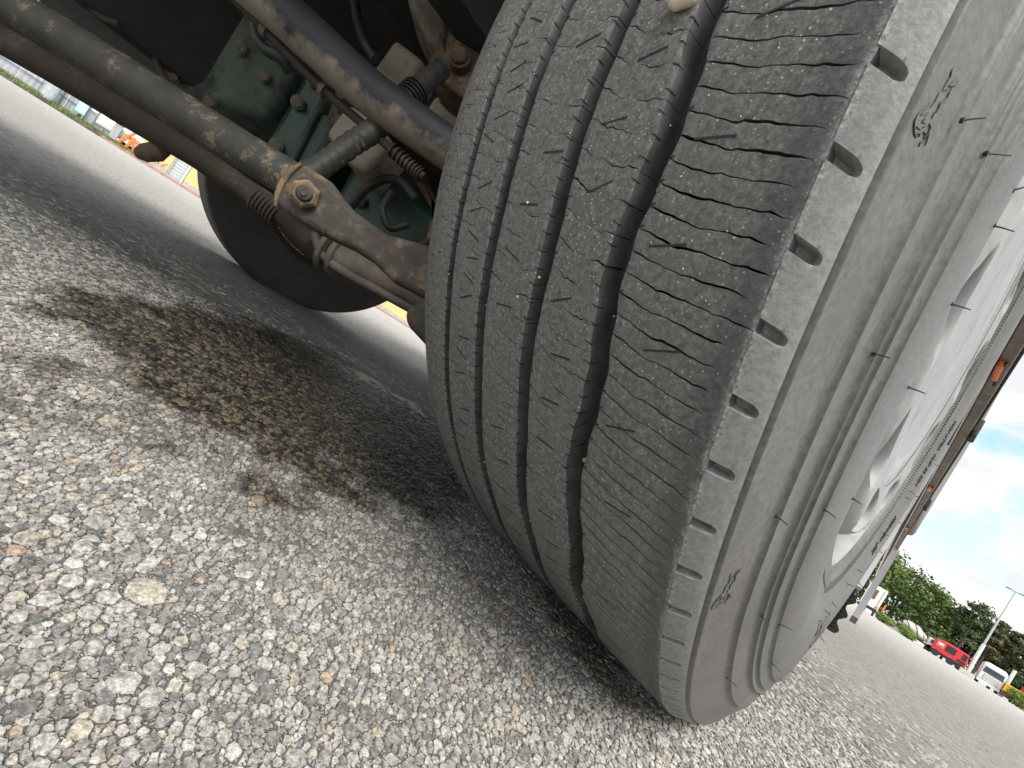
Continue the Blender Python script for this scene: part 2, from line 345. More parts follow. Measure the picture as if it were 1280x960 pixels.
P_GEARBOX = [(-1.1631, -0.4793, 0.3649), (-1.1636, -0.4818, 0.4831), (-1.1675, -0.4875, 0.5935), (-1.147, -0.4679, 0.6399), (-1.074, -0.3951, 0.6278), (-1.059, -0.3785, 0.527), (-1.0615, -0.3791, 0.4158), (-1.1101, -0.4263, 0.352)]
P_CLUTCH = [(-1.0297, -0.3179, 0.3327), (-1.0331, -0.3237, 0.4795), (-0.9994, -0.2909, 0.521), (-0.8562, -0.148, 0.4892), (-0.7843, -0.0746, 0.3831), (-0.8968, -0.1849, 0.2847), (-0.9772, -0.2653, 0.311)]
P_CUP = [(-0.8656, -0.4386, 0.4469), (-0.8605, -0.435, 0.5267), (-0.8111, -0.3859, 0.5302), (-0.7697, -0.3444, 0.5069), (-0.783, -0.3561, 0.4199), (-0.8176, -0.3905, 0.4214)]
P_CAN = [(-0.947, -0.4102, 0.6483), (-0.9424, -0.4073, 0.7407), (-0.8803, -0.3454, 0.7325), (-0.888, -0.3515, 0.6438)]
P_CAN2 = [(-0.787, -0.3209, 0.6039), (-0.7858, -0.3206, 0.6582), (-0.7226, -0.2578, 0.6643), (-0.6903, -0.2245, 0.5901), (-0.7363, -0.2703, 0.5949)]
P_KNUCKLE = [(-0.7225, -0.3846, 0.6605), (-0.724, -0.3865, 0.6852), (-0.7334, -0.3965, 0.7251), (-0.7138, -0.3767, 0.7015), (-0.7244, -0.3879, 0.7441), (-0.7459, -0.4106, 0.818), (-0.6595, -0.3259, 0.8935), (-0.6437, -0.3085, 0.7961), (-0.6412, -0.3039, 0.6685), (-0.6411, -0.3031, 0.6315), (-0.6634, -0.3254, 0.6342), (-0.6908, -0.3527, 0.6363), (-0.7084, -0.3703, 0.6432)]
P_CASTING = [(-0.945, -0.4396, 0.8276), (-0.9087, -0.4029, 0.796), (-0.8723, -0.3662, 0.7644), (-0.8475, -0.3412, 0.7523), (-0.8516, -0.3462, 0.8036), (-0.885, -0.3811, 0.9012)]
P_KBOLT = [(-0.6704, -0.3545, 0.6871)]
P_LUG = [(-0.4612, -0.2865, 0.2176), (-0.4479, -0.2736, 0.242), (-0.4226, -0.249, 0.2705), (-0.3885, -0.2137, 0.1919), (-0.4156, -0.2405, 0.1809), (-0.4512, -0.2761, 0.1945)]
P_BRACKET = [(-0.6271, -0.3709, 0.4574), (-0.5867, -0.3306, 0.4495), (-0.557, -0.3006, 0.4237), (-0.5301, -0.2735, 0.4042), (-0.5272, -0.2698, 0.355), (-0.5406, -0.2829, 0.3433), (-0.5523, -0.2955, 0.3986), (-0.5803, -0.3237, 0.4206)]
P_JOINT = [(-0.8762, -0.6566, 0.1987), (-0.8575, -0.6383, 0.2184), (-0.8612, -0.6352, 0.233), (-0.8707, -0.638, 0.2529)]
P_TIELUG = [(-0.8039, -0.5571, 0.2357), (-0.7836, -0.5369, 0.2365)]
P_CABLE1 = [(-1.6472, -0.8235, 0.5845), (-1.5715, -0.7462, 0.4697), (-1.4541, -0.6705, 0.3951), (-1.3638, -0.6086, 0.3761), (-1.2517, -0.5669, 0.3349)]
P_CABLE2 = [(-1.0602, -0.5213, 0.558), (-1.0347, -0.496, 0.5631), (-1.0109, -0.4723, 0.558), (-0.9875, -0.4487, 0.5396), (-1.0038, -0.4362, 0.5138)]
P_CABLE3 = [(-0.8613, -0.3199, 0.3481), (-0.8338, -0.3216, 0.4009), (-0.8062, -0.309, 0.4428), (-0.7695, -0.2868, 0.4548), (-0.7259, -0.2572, 0.4361)]
P_CABLE4 = [(-0.8204, -0.2785, 0.3106), (-0.7561, -0.2429, 0.3125), (-0.7014, -0.217, 0.3322), (-0.6631, -0.2079, 0.3785)]
P_CABLE5 = [(-1.0482, -0.5133, 0.7927), (-0.9896, -0.4822, 0.7252), (-0.9238, -0.4581, 0.6728), (-0.8807, -0.4289, 0.6462)]
P_CABLE6 = [(-1.5974, -0.9132, 0.4834), (-1.5608, -0.8763, 0.4537), (-1.5267, -0.8423, 0.4455), (-1.4626, -0.8068, 0.4506)]
P_BOLTS = [(-1.5577, -0.6826, 0.4395), (-1.4675, -0.5927, 0.4332), (-1.4014, -0.5295, 0.5788), (-1.472, -0.6003, 0.6102), (-1.1285, -0.4596, 0.4015), (-1.1355, -0.4687, 0.5222), (-1.1319, -0.4662, 0.5911), (-1.0609, -0.3946, 0.5357), (-0.9719, -0.2756, 0.401), (-0.886, -0.1887, 0.3134), (-0.8249, -0.1283, 0.3381)]
P_CLIP = [(-1.0339, -0.5941, 0.5695)]
WHISKERS = [(-16.5, 0.169, 0.488, [0.0064, 0.0027, 0.0037]), (-16.17, 0.1755, 0.456, [0.0124, 0.0083, 0.0061]), (-14.91, 0.183, 0.4, [0.007, 0.0022, 0.0062]), (-17.44, 0.183, 0.4, [0.0084, 0.0037, 0.0006]), (-23.33, 0.183, 0.4, [0.0084, 0.0034, 0.001]), (-30.15, 0.183, 0.4, [0.0084, 0.0032, 0.001]), (-27.65, 0.1735, 0.463, [0.0066, 0.0022, 0.0012]), (-41.34, 0.183, 0.4, [0.0061, 0.0003, -0.0005]), (-39.77, 0.179, 0.443, [0.007, 0.0017, -0.0008]), (-38.41, 0.169, 0.488, [0.0064, 0.0016, -0.0006]), (-54.96, 0.179, 0.443, [0.0176, 0.0108, 0.0032]), (-65.26, 0.179, 0.443, [0.0081, 0.0005, -0.0011]), (-59.34, 0.169, 0.488, [0.0082, 0.0014, -0.0001]), (-51.15, 0.1735, 0.463, [0.0071, 0.001, -0.0023]), (-79.17, 0.1735, 0.463, [0.0068, -0.0023, -0.0042])]
EMBLEM = [[(0.5071, -15.5), (0.5078, -15.691), (0.507, -15.838), (0.5072, -16.068), (0.5075, -16.383)], [(0.5073, -16.396), (0.5043, -16.186)], [(0.5019, -15.538), (0.5033, -15.774), (0.5046, -16.059)], [(0.4999, -15.562), (0.501, -15.81), (0.5043, -16.037)], [(0.5077, -16.418), (0.5089, -16.665), (0.5089, -16.957), (0.5096, -17.195)], [(0.502, -15.973), (0.5022, -16.209), (0.5021, -16.46), (0.5046, -16.754), (0.5042, -16.934), (0.5044, -17.119)], [(0.5111, -17.134), (0.5121, -17.356), (0.5143, -17.578), (0.5157, -17.817), (0.5162, -18.063), (0.5149, -18.211), (0.5123, -18.367), (0.5095, -18.397)], [(0.5054, -17.18), (0.5052, -17.395)], [(0.5095, -17.405), (0.5106, -17.614)], [(0.5123, -17.585), (0.5136, -17.729)], [(0.5091, -17.631), (0.5106, -17.761)], [(0.5082, -17.754), (0.5108, -17.845)], [(0.5063, -17.756), (0.508, -17.919)], [(0.5051, -17.612), (0.5031, -17.686), (0.5031, -17.993), (0.5033, -18.234), (0.5049, -18.392), (0.5045, -18.528)], [(0.5028, -17.718), (0.5014, -18.008), (0.5005, -18.272)], [(0.5127, -18.141), (0.5093, -18.063)], [(0.5093, -18.262), (0.5082, -18.154), (0.5078, -18.286)], [(0.5063, -18.008), (0.5042, -17.997), (0.5042, -18.15)]]
# ------------------------------------------------------------------ truck
TR = empty('truck', (-1.05, 0, 0), 'dirty truck seen from beside its worn front wheel, running over asphalt', 'truck')

def make_tread():
    t = NT('tread_rubber'); n = t.noise(300, 7, 0.8); n2 = t.noise(14, 5, 0.6)
    c = t.ramp(n, [(0.32, (0.062, 0.061, 0.060)), (0.5, (0.165, 0.162, 0.158)), (0.68, (0.33, 0.325, 0.317))])
    c = t.mix(t.ramp(n2, [(0.4, 0.0), (0.7, 0.5)]), c, (0.19, 0.185, 0.178))
    v = t.n('ShaderNodeTexVoronoi'); v.inputs['Scale'].default_value = 420; t.l(t.tc.outputs['Object'], v.inputs['Vector'])
    sp = t.n('ShaderNodeSeparateColor'); t.l(v.outputs['Color'], sp.inputs[0])
    g = t.math('MULTIPLY', t.ramp(v.outputs['Distance'], [(0.14, 1.0), (0.32, 0.0)]), t.ramp(sp.outputs[0], [(0.60, 0.0), (0.85, 1.0)]))
    g = t.math('MULTIPLY', g, t.ramp(t.noise(20, 3), [(0.38, 0.25), (0.62, 1.0)]))
    c = t.mix(g, c, (0.72, 0.69, 0.63))
    sx = t.n('ShaderNodeSeparateXYZ'); gg = t.n('ShaderNodeNewGeometry'); t.l(gg.outputs['Position'], sx.inputs[0])
    e = t.math('ADD', sx.outputs[0], t.math('MULTIPLY', t.math('SUBTRACT', t.noise(90, 6, 0.75), 0.5), 0.010))
    c = t.mix(t.ramp(t.math('MULTIPLY', t.math('SUBTRACT', e, 0.120), 40), [(0.1, 0.0), (0.55, 0.45), (0.80, 0.45), (0.90, 0.0)]), c, (0.055, 0.055, 0.058))      # polished outer edge
    c = t.mix(t.ramp(t.math('MULTIPLY', t.math('SUBTRACT', e, 0.138), 100), [(0.32, 0.0), (0.55, 0.75)]), c, t.ramp(t.noise(420, 4, 0.7), [(0.35, 0.12), (0.65, 0.50)]))   # torn, greyed lip
    t.bump(t.math('ADD', n, t.math('MULTIPLY', g, 0.8)), 0.75, 0.0016)
    return t.set(c, 0.72, 0, 0.4)
def make_shoulder():
    t = NT('shoulder_rubber'); n = t.noise(300, 5, 0.65); n2 = t.noise(18, 5, 0.6)
    c = t.ramp(n2, [(0.3, (0.19, 0.19, 0.192)), (0.7, (0.27, 0.268, 0.264))])
    c = t.mix(0.3, c, t.ramp(n, [(0.3, 0.15), (0.7, 0.85)]), 'OVERLAY')
    s = t.n('ShaderNodeSeparateXYZ'); g = t.n('ShaderNodeNewGeometry'); t.l(g.outputs['Position'], s.inputs[0])
    e = t.math('ADD', s.outputs[0], t.math('MULTIPLY', t.math('SUBTRACT', t.noise(120, 5, 0.7), 0.5), 0.006))
    sc = t.ramp(t.math('MULTIPLY', t.math('SUBTRACT', e, 0.142), 100), [(0.18, 1.0), (0.42, 0.0)])
    c = t.mix(t.math('MULTIPLY', sc, 0.7), c, t.ramp(t.noise(500, 3), [(0.35, 0.08), (0.7, 0.50)]))
    t.bump(t.math('ADD', n, t.math('MULTIPLY', sc, t.noise(500, 3))), 0.35, 0.0012)
    return t.set(c, 0.62, 0, 0.4)
def make_sidewall():
    t = NT('sidewall_rubber'); n = t.noise(9, 6, 0.62); f = t.noise(260, 5, 0.65)
    c = t.ramp(n, [(0.3, (0.096, 0.092, 0.086)), (0.55, (0.122, 0.118, 0.110)), (0.75, (0.145, 0.141, 0.133))])
    c = t.mix(0.38, c, t.ramp(f, [(0.3, 0.1), (0.7, 0.9)]), 'OVERLAY')
    c = t.mix(t.ramp(t.noise(32, 6, 0.7), [(0.55, 0.0), (0.72, 0.55)]), c, (0.10, 0.097, 0.092))
    c = t.mix(t.ramp(t.noise(55, 5, 0.7), [(0.56, 0.0), (0.70, 0.30)]), c, (0.20, 0.195, 0.185))
    w_ = t.noise(5.5, 3, 0.5, None, 1.5); c = t.mix(t.ramp(w_, [(0.50, 0.0), (0.515, 0.32), (0.58, 0.12), (0.62, 0.0)]), c, (0.07, 0.069, 0.067))
    t.bump(f, 0.25, 0.0008)
    return t.set(c, t.ramp(n, [(0.3, 0.42), (0.7, 0.56)]), 0, 0.5)
M_TREAD = make_tread(); M_SHOULD = make_shoulder(); M_SIDE = make_sidewall()
M_EMBLEM = plain('emblem_rubber', (0.035, 0.035, 0.035), 0.6, 0, 0.2, 60)
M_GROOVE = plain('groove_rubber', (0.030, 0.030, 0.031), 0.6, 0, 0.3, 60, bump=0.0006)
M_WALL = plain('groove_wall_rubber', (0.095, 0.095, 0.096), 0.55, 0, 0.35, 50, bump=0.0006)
M_BLACK = plain('black_rubber', (0.022, 0.022, 0.024), 0.6, 0, 0.3, 40)
def make_rim():
    t = NT('white_wheel_paint'); c = t.ramp(t.noise(7, 4), [(0.3, (0.26, 0.27, 0.267)), (0.7, (0.36, 0.37, 0.365))])
    c = t.mix(t.ramp(t.noise(20, 7, 0.75), [(0.50, 0.0), (0.74, 0.6)]), c, (0.13, 0.115, 0.10))
    t.bump(t.noise(40, 3), 0.1, 0.002); t.p.inputs['Coat Weight'].default_value = 0.0
    return t.set(c, 0.55, 0, 0.25)
M_RIM = make_rim()
M_DARK = plain('dark_recess', (0.03, 0.03, 0.03), 0.8)

HZ = 0.515; RT = 0.53
def rem(a):
    """squash of the tread towards the contact patch (degrees in and out, -90 is straight down)"""
    a = np.asarray(a, float); d = np.clip(-45 - a, 0, 19)
    return a + 0.0105 * d * d + np.clip(-64 - a, 0, 60) * 0.4
def wp(x, r, a):
    a = rem(a); sq = np.clip((-48 - a) / 28, 0, 1.2); r = r - 0.008 * sq; k_ = np.clip((0.520 - np.asarray(r)) / 0.05, 0, 1); x = x + sq * (k_ * np.sign(x) * 0.004 - (1 - k_) * 0.03 * x)     # tyre gives under the load
    a = np.radians(a); y = -r * np.cos(a); z = HZ + r * np.sin(a)
    return np.stack(np.broadcast_arrays(x, y, np.maximum(z, GL + 0.0010)), -1)
G = dict(g1=-0.105, g2=-0.0532, g3=0.0063, g4=0.0655)
HW = dict(g1=0.0042, g2=0.0057, g3=0.0064, g4=0.0073)
def gx(k, a):
    a = np.asarray(a, float)
    amp = {'g1': 0.0006, 'g2': 0.0008, 'g3': 0.0012, 'g4': 0.0028}[k]; ph = {'g1': 0.5, 'g2': 2.0, 'g3': 3.0, 'g4': 0.0}[k]
    return G[k] + amp * np.sin(2 * math.pi * (a + 18.5) / 15.0 + ph + 1.57) + amp * 0.25 * np.sin(a * 1.9 + ph)
def rtop(x):
    x = np.asarray(x, float); return RT - 0.011 * np.clip((-0.128 - x) / 0.04, 0, 1) ** 1.7
A0, A1 = -98.0, 62.0
PITCH = 3.65; SLOT0 = -16.73
WHEEL = None
def build_rib(name, xa, xb, per, slope, wmm, seed, taper_hi, broken):
    rg = np.random.default_rng(seed); T = 26
    tv = np.concatenate([[0, 0.02, 0.05], np.linspace(0.09, 0.91, T - 6), [0.95, 0.98, 1.0]])
    n = int((A1 - A0) / per) + 2
    def curve(k):
        q = np.random.default_rng(seed * 1000 + k); al = per
        ph = q.random(3) * 6.28
        base = A0 + k * per + slope * tv + al * (0.07 * np.sin(6.28 * tv * 1.0 + seed) + 0.025 * np.sin(6.28 * tv * 2.4 + ph[0]) + 0.02 * np.sin(6.28 * tv * 7 + ph[1]))
        base += al * 0.05 * np.tanh((tv - 0.40 - 0.04 * q.normal()) / 0.012) + al * 0.035 * np.tanh((tv - 0.78 - 0.04 * q.normal()) / 0.012)
        g = wmm * (0.75 + 0.5 * q.random()) * (0.8 + 0.3 * np.sin(6.28 * tv * 1.5 + ph[2]))
        if broken: g = g * np.clip(0.75 + 0.7 * np.sin(6.28 * tv * (0.7 + q.random()) + ph[0]), 0.22, 1.3)
        if taper_hi: g = g * np.clip((0.93 + 0.03 * q.normal() - tv) / 0.10, 0, 1) * np.clip(tv / 0.06 + 0.4, 0, 1)
        return base, np.degrees(np.maximum(g, 0.0) / 1000 / RT)
    cs = [curve(k) for k in range(n)]
    VV = []; QQ = []; base = 0; S = 5; sv = np.array([0.0, 0.10, 0.5, 0.90, 1.0])
    for k in range(n - 1):
        a = cs[k][0] + cs[k][1] / 2; b = cs[k + 1][0] - cs[k + 1][1] / 2
        A = a[:, None] + (b - a)[:, None] * sv[None]; t = tv[:, None] + 0 * A
        X = xa(A) + (xb(A) - xa(A)) * t
        drop = 0.0005 * np.clip(1 - t / 0.05, 0, 1) ** 2 + 0.0007 * np.clip(1 - (1 - t) / 0.05, 0, 1) ** 2
        drop = drop + 0.00008 * (np.abs(sv - 0.5) > 0.45)[None]
        top = wp(X, rtop(X) - drop, A)
        VV.append(top.reshape(-1, 3)); nt = len(tv)
        i, j = np.meshgrid(np.arange(nt - 1), np.arange(S - 1), indexing='ij')
        q = np.stack([i * S + j, i * S + j + 1, (i + 1) * S + j + 1, (i + 1) * S + j], -1).reshape(-1, 4); QQ.append(q + base)
        # walls all round, duplicated rim so edges stay crisp
        per_ix = [(0, s) for s in range(S)] + [(u, S - 1) for u in range(1, nt)] + [(nt - 1, s) for s in range(S - 2, -1, -1)] + [(u, 0) for u in range(nt - 2, 0, -1)]
        pi = np.array(per_ix); rim = top[pi[:, 0], pi[:, 1]]
        Xr = X[pi[:, 0], pi[:, 1]]; Ar = A[pi[:, 0], pi[:, 1]]; dr = drop[pi[:, 0], pi[:, 1]]
        low = wp(Xr + np.where(pi[:, 0] == 0, -0.0012, np.where(pi[:, 0] == nt - 1, 0.0012, 0)), rtop(Xr) - 0.0155, Ar)
        m = len(pi); VV.append(rim); VV.append(low)
        b0 = base + nt * S; j = np.arange(m); kx = (j + 1) % m
        QQ.append(np.stack([b0 + j, b0 + m + j, b0 + m + kx, b0 + kx], 1)); base = b0 + 2 * m
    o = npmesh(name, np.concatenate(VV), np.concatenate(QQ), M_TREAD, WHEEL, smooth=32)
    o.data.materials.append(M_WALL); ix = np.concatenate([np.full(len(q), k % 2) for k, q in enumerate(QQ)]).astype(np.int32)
    o.data.polygons.foreach_set('material_index', ix)      # darker rubber on the groove walls, scuffed rubber on the running face
    return o

def lathe(prof, n, cx=0.0, cz=HZ, cy=0.0, a0=0.0, a1=360.0, squash=False, flip=False):
    prof = np.array(prof, float); k = len(prof); full = abs(a1 - a0 - 360) < 1e-6
    an = np.linspace(a0, a1, n + (0 if full else 1), endpoint=not full)
    if squash:
        aw = np.where(an > 180, an - 360, an)
        V = np.stack([wp(prof[:, 0], prof[:, 1], np.full(k, a)) if -100 < a < 60 else np.stack([prof[:, 0], -prof[:, 1] * math.cos(R(a)), np.maximum(HZ + prof[:, 1] * math.sin(R(a)), GL + 0.0010)], -1) for a in aw])
    else:
        V = np.stack([np.stack([cx + prof[:, 0], cy - prof[:, 1] * np.cos(R(a)), cz + prof[:, 1] * np.sin(R(a))], -1) for a in an])
    m = len(an); i, j = np.meshgrid(np.arange(m if full else m - 1), np.arange(k - 1), indexing='ij'); ii = (i + 1) % m
    Q = np.stack([i * k + j, ii * k + j, ii * k + j + 1, i * k + j + 1], -1).reshape(-1, 4)
    if flip: Q = Q[:, ::-1]
    return V.reshape(-1, 3), Q

def side_profile():
    lips = [(0.1609, 0.5186), (0.1692, 0.4835), (0.1736, 0.4625), (0.1757, 0.4555), (0.1794, 0.4432)]
    P = [(0.1583, 0.5205), (0.1583, 0.5196), (0.1605, 0.5189)]
    for (x, r), (x2, r2) in zip(lips, lips[1:]):
        d = r - r2; k = min(0.0070, d * 0.5); hgt = 0.0019 + 0.0013 * min(1, d / 0.02)
        P += [(x, r), (x + 0.0003, r - 0.0003)]
        if d > 0.012: P += [(x + 0.4 * (x2 - hgt - x), r - 0.4 * (d - k))]
        P += [(x2 - hgt + hgt * u ** 4, r2 + k * (1 - u)) for u in (0, 0.3, 0.5, 0.65, 0.77, 0.86, 0.93, 0.97)]
    P += [lips[-1], (0.1797, 0.4425), (0.1816, 0.4270), (0.1826, 0.4140), (0.1829, 0.4040), (0.1824, 0.3920), (0.1806, 0.3780), (0.1778, 0.3650), (0.1742, 0.3520), (0.1705, 0.3400), (0.1690, 0.3340), (0.1700, 0.3325), (0.1695, 0.3180), (0.1660, 0.3130), (0.1600, 0.3100), (0.150, 0.306)]
    return P
SIDE_PROF = side_profile()
def side_x(r):
    p = np.array(SIDE_PROF)[::-1]; return np.interp(r, p[:, 1], p[:, 0])
def build_wheel():
    global WHEEL
    # disc with hand holes: this mesh is the wheel, everything else on it hangs below it
    dp = np.array([(0.126, 0.2760), (0.138, 0.2680), (0.152, 0.2620), (0.163, 0.2550), (0.1690, 0.2470), (0.1710, 0.2380), (0.1708, 0.225), (0.1694, 0.205), (0.1678, 0.190), (0.1672, 0.180)])
    sx = lambda r: np.interp(r, dp[::-1, 1], dp[::-1, 0])
    V = []; F = []; NH = 10
    for h in range(NH):
        am = 18 + 36 * h; ra, rb = 0.184, 0.276
        peri = []
        for s in range(8): peri.append((am - 18 + 36 * s / 8, rb))
        for s in range(6): peri.append((am + 18, rb + (ra - rb) * s / 6))
        for s in range(8): peri.append((am + 18 - 36 * s / 8, ra))
        for s in range(6): peri.append((am - 18, ra + (rb - ra) * s / 6))
        m = len(peri); rc = 0.222; b = len(V)
        pol = np.array(peri); ex = np.array([(((q[0] - am) / 18), (q[1] - rc) / 0.04) for q in peri]); an = np.arctan2(ex[:, 1], ex[:, 0])
        ell = np.stack([am + 12.8 * np.cos(an), rc + 0.0285 * np.sin(an)], 1); ell2 = np.stack([am + 11.2 * np.cos(an), rc + 0.0245 * np.sin(an)], 1)
        rings = [(pol, 0), (pol * 0.88 + ell * 0.12, 0), (pol * 0.74 + ell * 0.26, 0), (pol * 0.6 + ell * 0.4, 0), (pol * 0.4 + ell * 0.6, 0), (pol * 0.18 + ell * 0.82, 0), (ell, 0.0), (ell * 0.4 + ell2 * 0.6, -0.003), (ell2, -0.010), (ell2, -0.03)]
        for pts, dx in rings:
            for a, r in pts: V.append((sx(r) + dx, -r * math.cos(R(a)), HZ + r * math.sin(R(a))))
        for q in range(len(rings) - 1):
            for s in range(m): F.append((b + q * m + s, b + q * m + (s + 1) % m, b + (q + 1) * m + (s + 1) % m, b + (q + 1) * m + s))
    WHEEL = mesh('wheel', [(0, 0, 0)], [], None)     # filled below once its place is known
    bpy.data.objects.remove(WHEEL)
    WHEEL = bpy.data.objects.new('wheel', bpy.data.meshes.new('wheel')); COL.objects.link(WHEEL); WHEEL.parent = TR; WHEEL.location = (1.05, 0, HZ)
    me = WHEEL.data; me.from_pydata([(x, y, z - HZ) for x, y, z in V], [], F); me.materials.append(M_RIM); me.update()
    bm = bmesh.new(); bm.from_mesh(me); bmesh.ops.remove_doubles(bm, verts=bm.verts, dist=1e-5); bmesh.ops.recalc_face_normals(bm, faces=bm.faces); bm.to_mesh(me); bm.free()
    me.polygons.foreach_set('use_smooth', np.ones(len(me.polygons), bool)); me.set_sharp_from_angle(angle=R(50))
    tag(WHEEL, 'white painted steel wheel with oval hand holes and a worn tyre')
    v, q = lathe([(0.149, 0.3065), (0.158, 0.3060), (0.1625, 0.3030), (0.1630, 0.2990), (0.1600, 0.2955), (0.150, 0.2930), (0.138, 0.2890), (0.130, 0.2830), (0.126, 0.2770), (0.120, 0.270), (0.10, 0.268), (0.08, 0.28), (-0.14, 0.285)], 160)
    npmesh('rim', v, q, M_RIM, WHEEL, smooth=40)
    v, q = lathe([(0.1668, 0.185), (0.1672, 0.178), (0.1672, 0.150), (0.1664, 0.148), (0.1664, 0.145), (0.1668, 0.140), (0.1675, 0.10), (0.1675, 0.001)], 96)
    npmesh('hub', v, q, M_RIM, WHEEL, smooth=35)
    v, q = lathe([(-0.02, 0.24), (0.0, 0.24), (0.0, 0.05)], 48); npmesh('brake_drum', v, q, M_IRON, WHEEL, smooth=40)
    # casing: outer sidewall, groove floors, inner sidewall
    outer = SIDE_PROF
    # fine points so the mould ribs stay crisp
    v, q = lathe(outer, 300, squash=True); npmesh('sidewall', v, q, M_SIDE, WHEEL, smooth=26)
    inner = [(-0.150, 0.306), (-0.172, 0.33), (-0.182, 0.38), (-0.184, 0.42), (-0.182, 0.46), (-0.176, 0.50), (-0.1685, 0.5155), (-0.165, 0.516), (-0.10, 0.5150), (0.0, 0.5150), (0.1425, 0.5150), (0.152, 0.512), (0.1585, 0.505)]
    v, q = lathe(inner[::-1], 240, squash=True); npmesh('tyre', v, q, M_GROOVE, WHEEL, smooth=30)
    v, q = lathe([(-0.168, 0.519), (-0.14, 0.529), (0.142, 0.530), (0.158, 0.5205), (0.1584, 0.518)][::-1], 110, a0=62.0, a1=261.0); npmesh('rear_tread', v, q, M_TREAD, WHEEL, smooth=30)
    k_ = lambda k, s: (lambda a: gx(k, a) + s * HW[k])
    build_rib('tread_rib', lambda a: -0.168 + 0 * a, k_('g1', -1), PITCH / 3, -0.7, 0.36, 11, False, True)
    build_rib('tread_rib', k_('g1', 1), k_('g2', -1), PITCH / 2, -1.15, 0.50, 12, False, True)
    build_rib('tread_rib', k_('g2', 1), k_('g3', -1), PITCH / 2, -1.2, 0.52, 13, False, True)
    build_rib('tread_rib', k_('g3', 1), k_('g4', -1), PITCH / 2, -1.55, 0.68, 14, False, True)
    build_rib('tread_rib', k_('g4', 1), lambda a: 0.1437 + 0.00035 * np.sin(a * 41) + 0.0003 * np.sin(a * 97 + 1) + 0.00025 * np.sin(a * 173), PITCH / 3, -1.55, 1.15, 15, True, False)
    # shoulder with its open slots
    offs = np.array([-1.825, -1.2, -0.6, -0.36, -0.33, -0.29, -0.24, -0.18, -0.08, 0.08, 0.18, 0.24, 0.29, 0.33, 0.36, 0.6, 1.2])
    ks = np.arange(-11, 23); cent = SLOT0 - PITCH * ks
    aa = np.sort((cent[:, None] + offs[None]).ravel()); cc = cent[np.abs(aa[:, None] - cent[None]).argmin(1)]
    tt = np.array([0, 0.05, 0.15, 0.3, 0.45, 0.50, 0.54, 0.57, 0.60, 0.63, 0.66, 0.69, 0.72, 0.75, 0.80, 0.88, 0.95, 1.0])
    sp = np.array([(0.1435, 0.5298), (0.1455, 0.5290), (0.1500, 0.5268), (0.1545, 0.5240), (0.1575, 0.5215), (0.1585, 0.5203)])
    sl = np.concatenate([[0], np.cumsum(np.hypot(*np.diff(sp, axis=0).T))]); sl /= sl[-1]
    px = np.interp(tt, sl, sp[:, 0]); pr = np.interp(tt, sl, sp[:, 1])
    A_ = aa[:, None] + 0 * tt[None]; d = np.abs(aa - cc)[:, None]
    slant = 0.9 * (0.66 - tt)[None] * np.clip((aa + 50) / 30, 0, 1)[:, None]
    te = 0.74 - 0.16 * np.clip((d - 0.10) / 0.22, 0, 1) ** 2
    dep = 0.0062 * np.clip((0.35 - d) / 0.17, 0, 1) ** 0.8 * np.clip((te - tt[None]) / 0.13, 0, 1) ** 0.7
    V = wp(px[None] - dep * 0.45, pr[None] - dep * 0.9, A_ + slant); m, k = V.shape[:2]
    i, j = np.meshgrid(np.arange(m - 1), np.arange(k - 1), indexing='ij')
    Q = np.stack([i * k + j, (i + 1) * k + j, (i + 1) * k + j + 1, i * k + j + 1], -1).reshape(-1, 4)
    npmesh('tyre_shoulder', V.reshape(-1, 3), Q, M_SHOULD, WHEEL, smooth=40)
    # short cuts in the left wall of each groove, and the small slits in the ribs
    b = MB()
    def slit(x0, a0, x1, a1, w, r_hi=0.00025, r_lo=-0.010, wall=False):
        da = math.degrees(w / 2 / RT); P = []
        for (x, a) in ((x0, a0), (x1, a1)):
            for s in (-1, 1):
                for rr in (r_lo, r_hi): P.append(tuple(wp(x, float(rtop(x)) + rr - (0.0012 if wall and x == x1 and rr > 0 else 0), a + s * da)))
        b.add(P, [(0, 1, 3, 2), (4, 6, 7, 5), (0, 4, 5, 1), (2, 3, 7, 6), (1, 5, 7, 3), (0, 2, 6, 4)])
    rg = np.random.default_rng(3)
    for g, ln in (('g1', 0.0012), ('g2', 0.0018), ('g3', 0.0022), ('g4', 0.0032)):
        for k in range(int((A1 - A0) / (PITCH / 3))):
            a = A0 + k * PITCH / 3 + rg.normal(0, 0.04); xe = float(gx(g, a)) - HW[g]
            L_ = ln * (0.6 + 0.9 * rg.random())
            slit(xe - L_, a + 0.10, xe - 0.0002, a, 0.0006, 0.00012); slit(xe - 0.0003, a, xe + 0.00035, a - 0.05, 0.0006, -0.0004)
            if rg.random() < 0.5:
                xr = float(gx(g, a)) + HW[g]; slit(xr + 0.0002, a, xr + 0.0028, a + 0.10, 0.0008)
    for xm, hl, per_, ph in ((-0.137, 0.008, PITCH / 2, 0.3), (-0.079, 0.008, PITCH / 2, 1.1), (-0.022, 0.009, PITCH, 2.0), (0.036, 0.0085, PITCH, 1.92), (0.098, 0.010, PITCH * 1.5, 1.0)):
        for k in range(int((A1 - A0) / per_)):
            a = -25.42 + 0.05 + (k - int((-25.4 - A0) / per_)) * per_ + (0 if xm == 0.036 else ph) + rg.normal(0, 0.15); x = xm + rg.normal(0, 0.004)
            if rg.random() < 0.22: continue
            sl_ = rg.choice([0.3, 0.25, -0.35, 0.05]) if xm < 0.03 else 0.24 + 0.1 * rg.normal()
            slit(x - hl, a - sl_, x + hl, a + sl_, 0.0010 + 0.0005 * rg.random())
    o = b.build('tread_slits', M_BLACK, WHEEL); tag(o, kind='stuff')
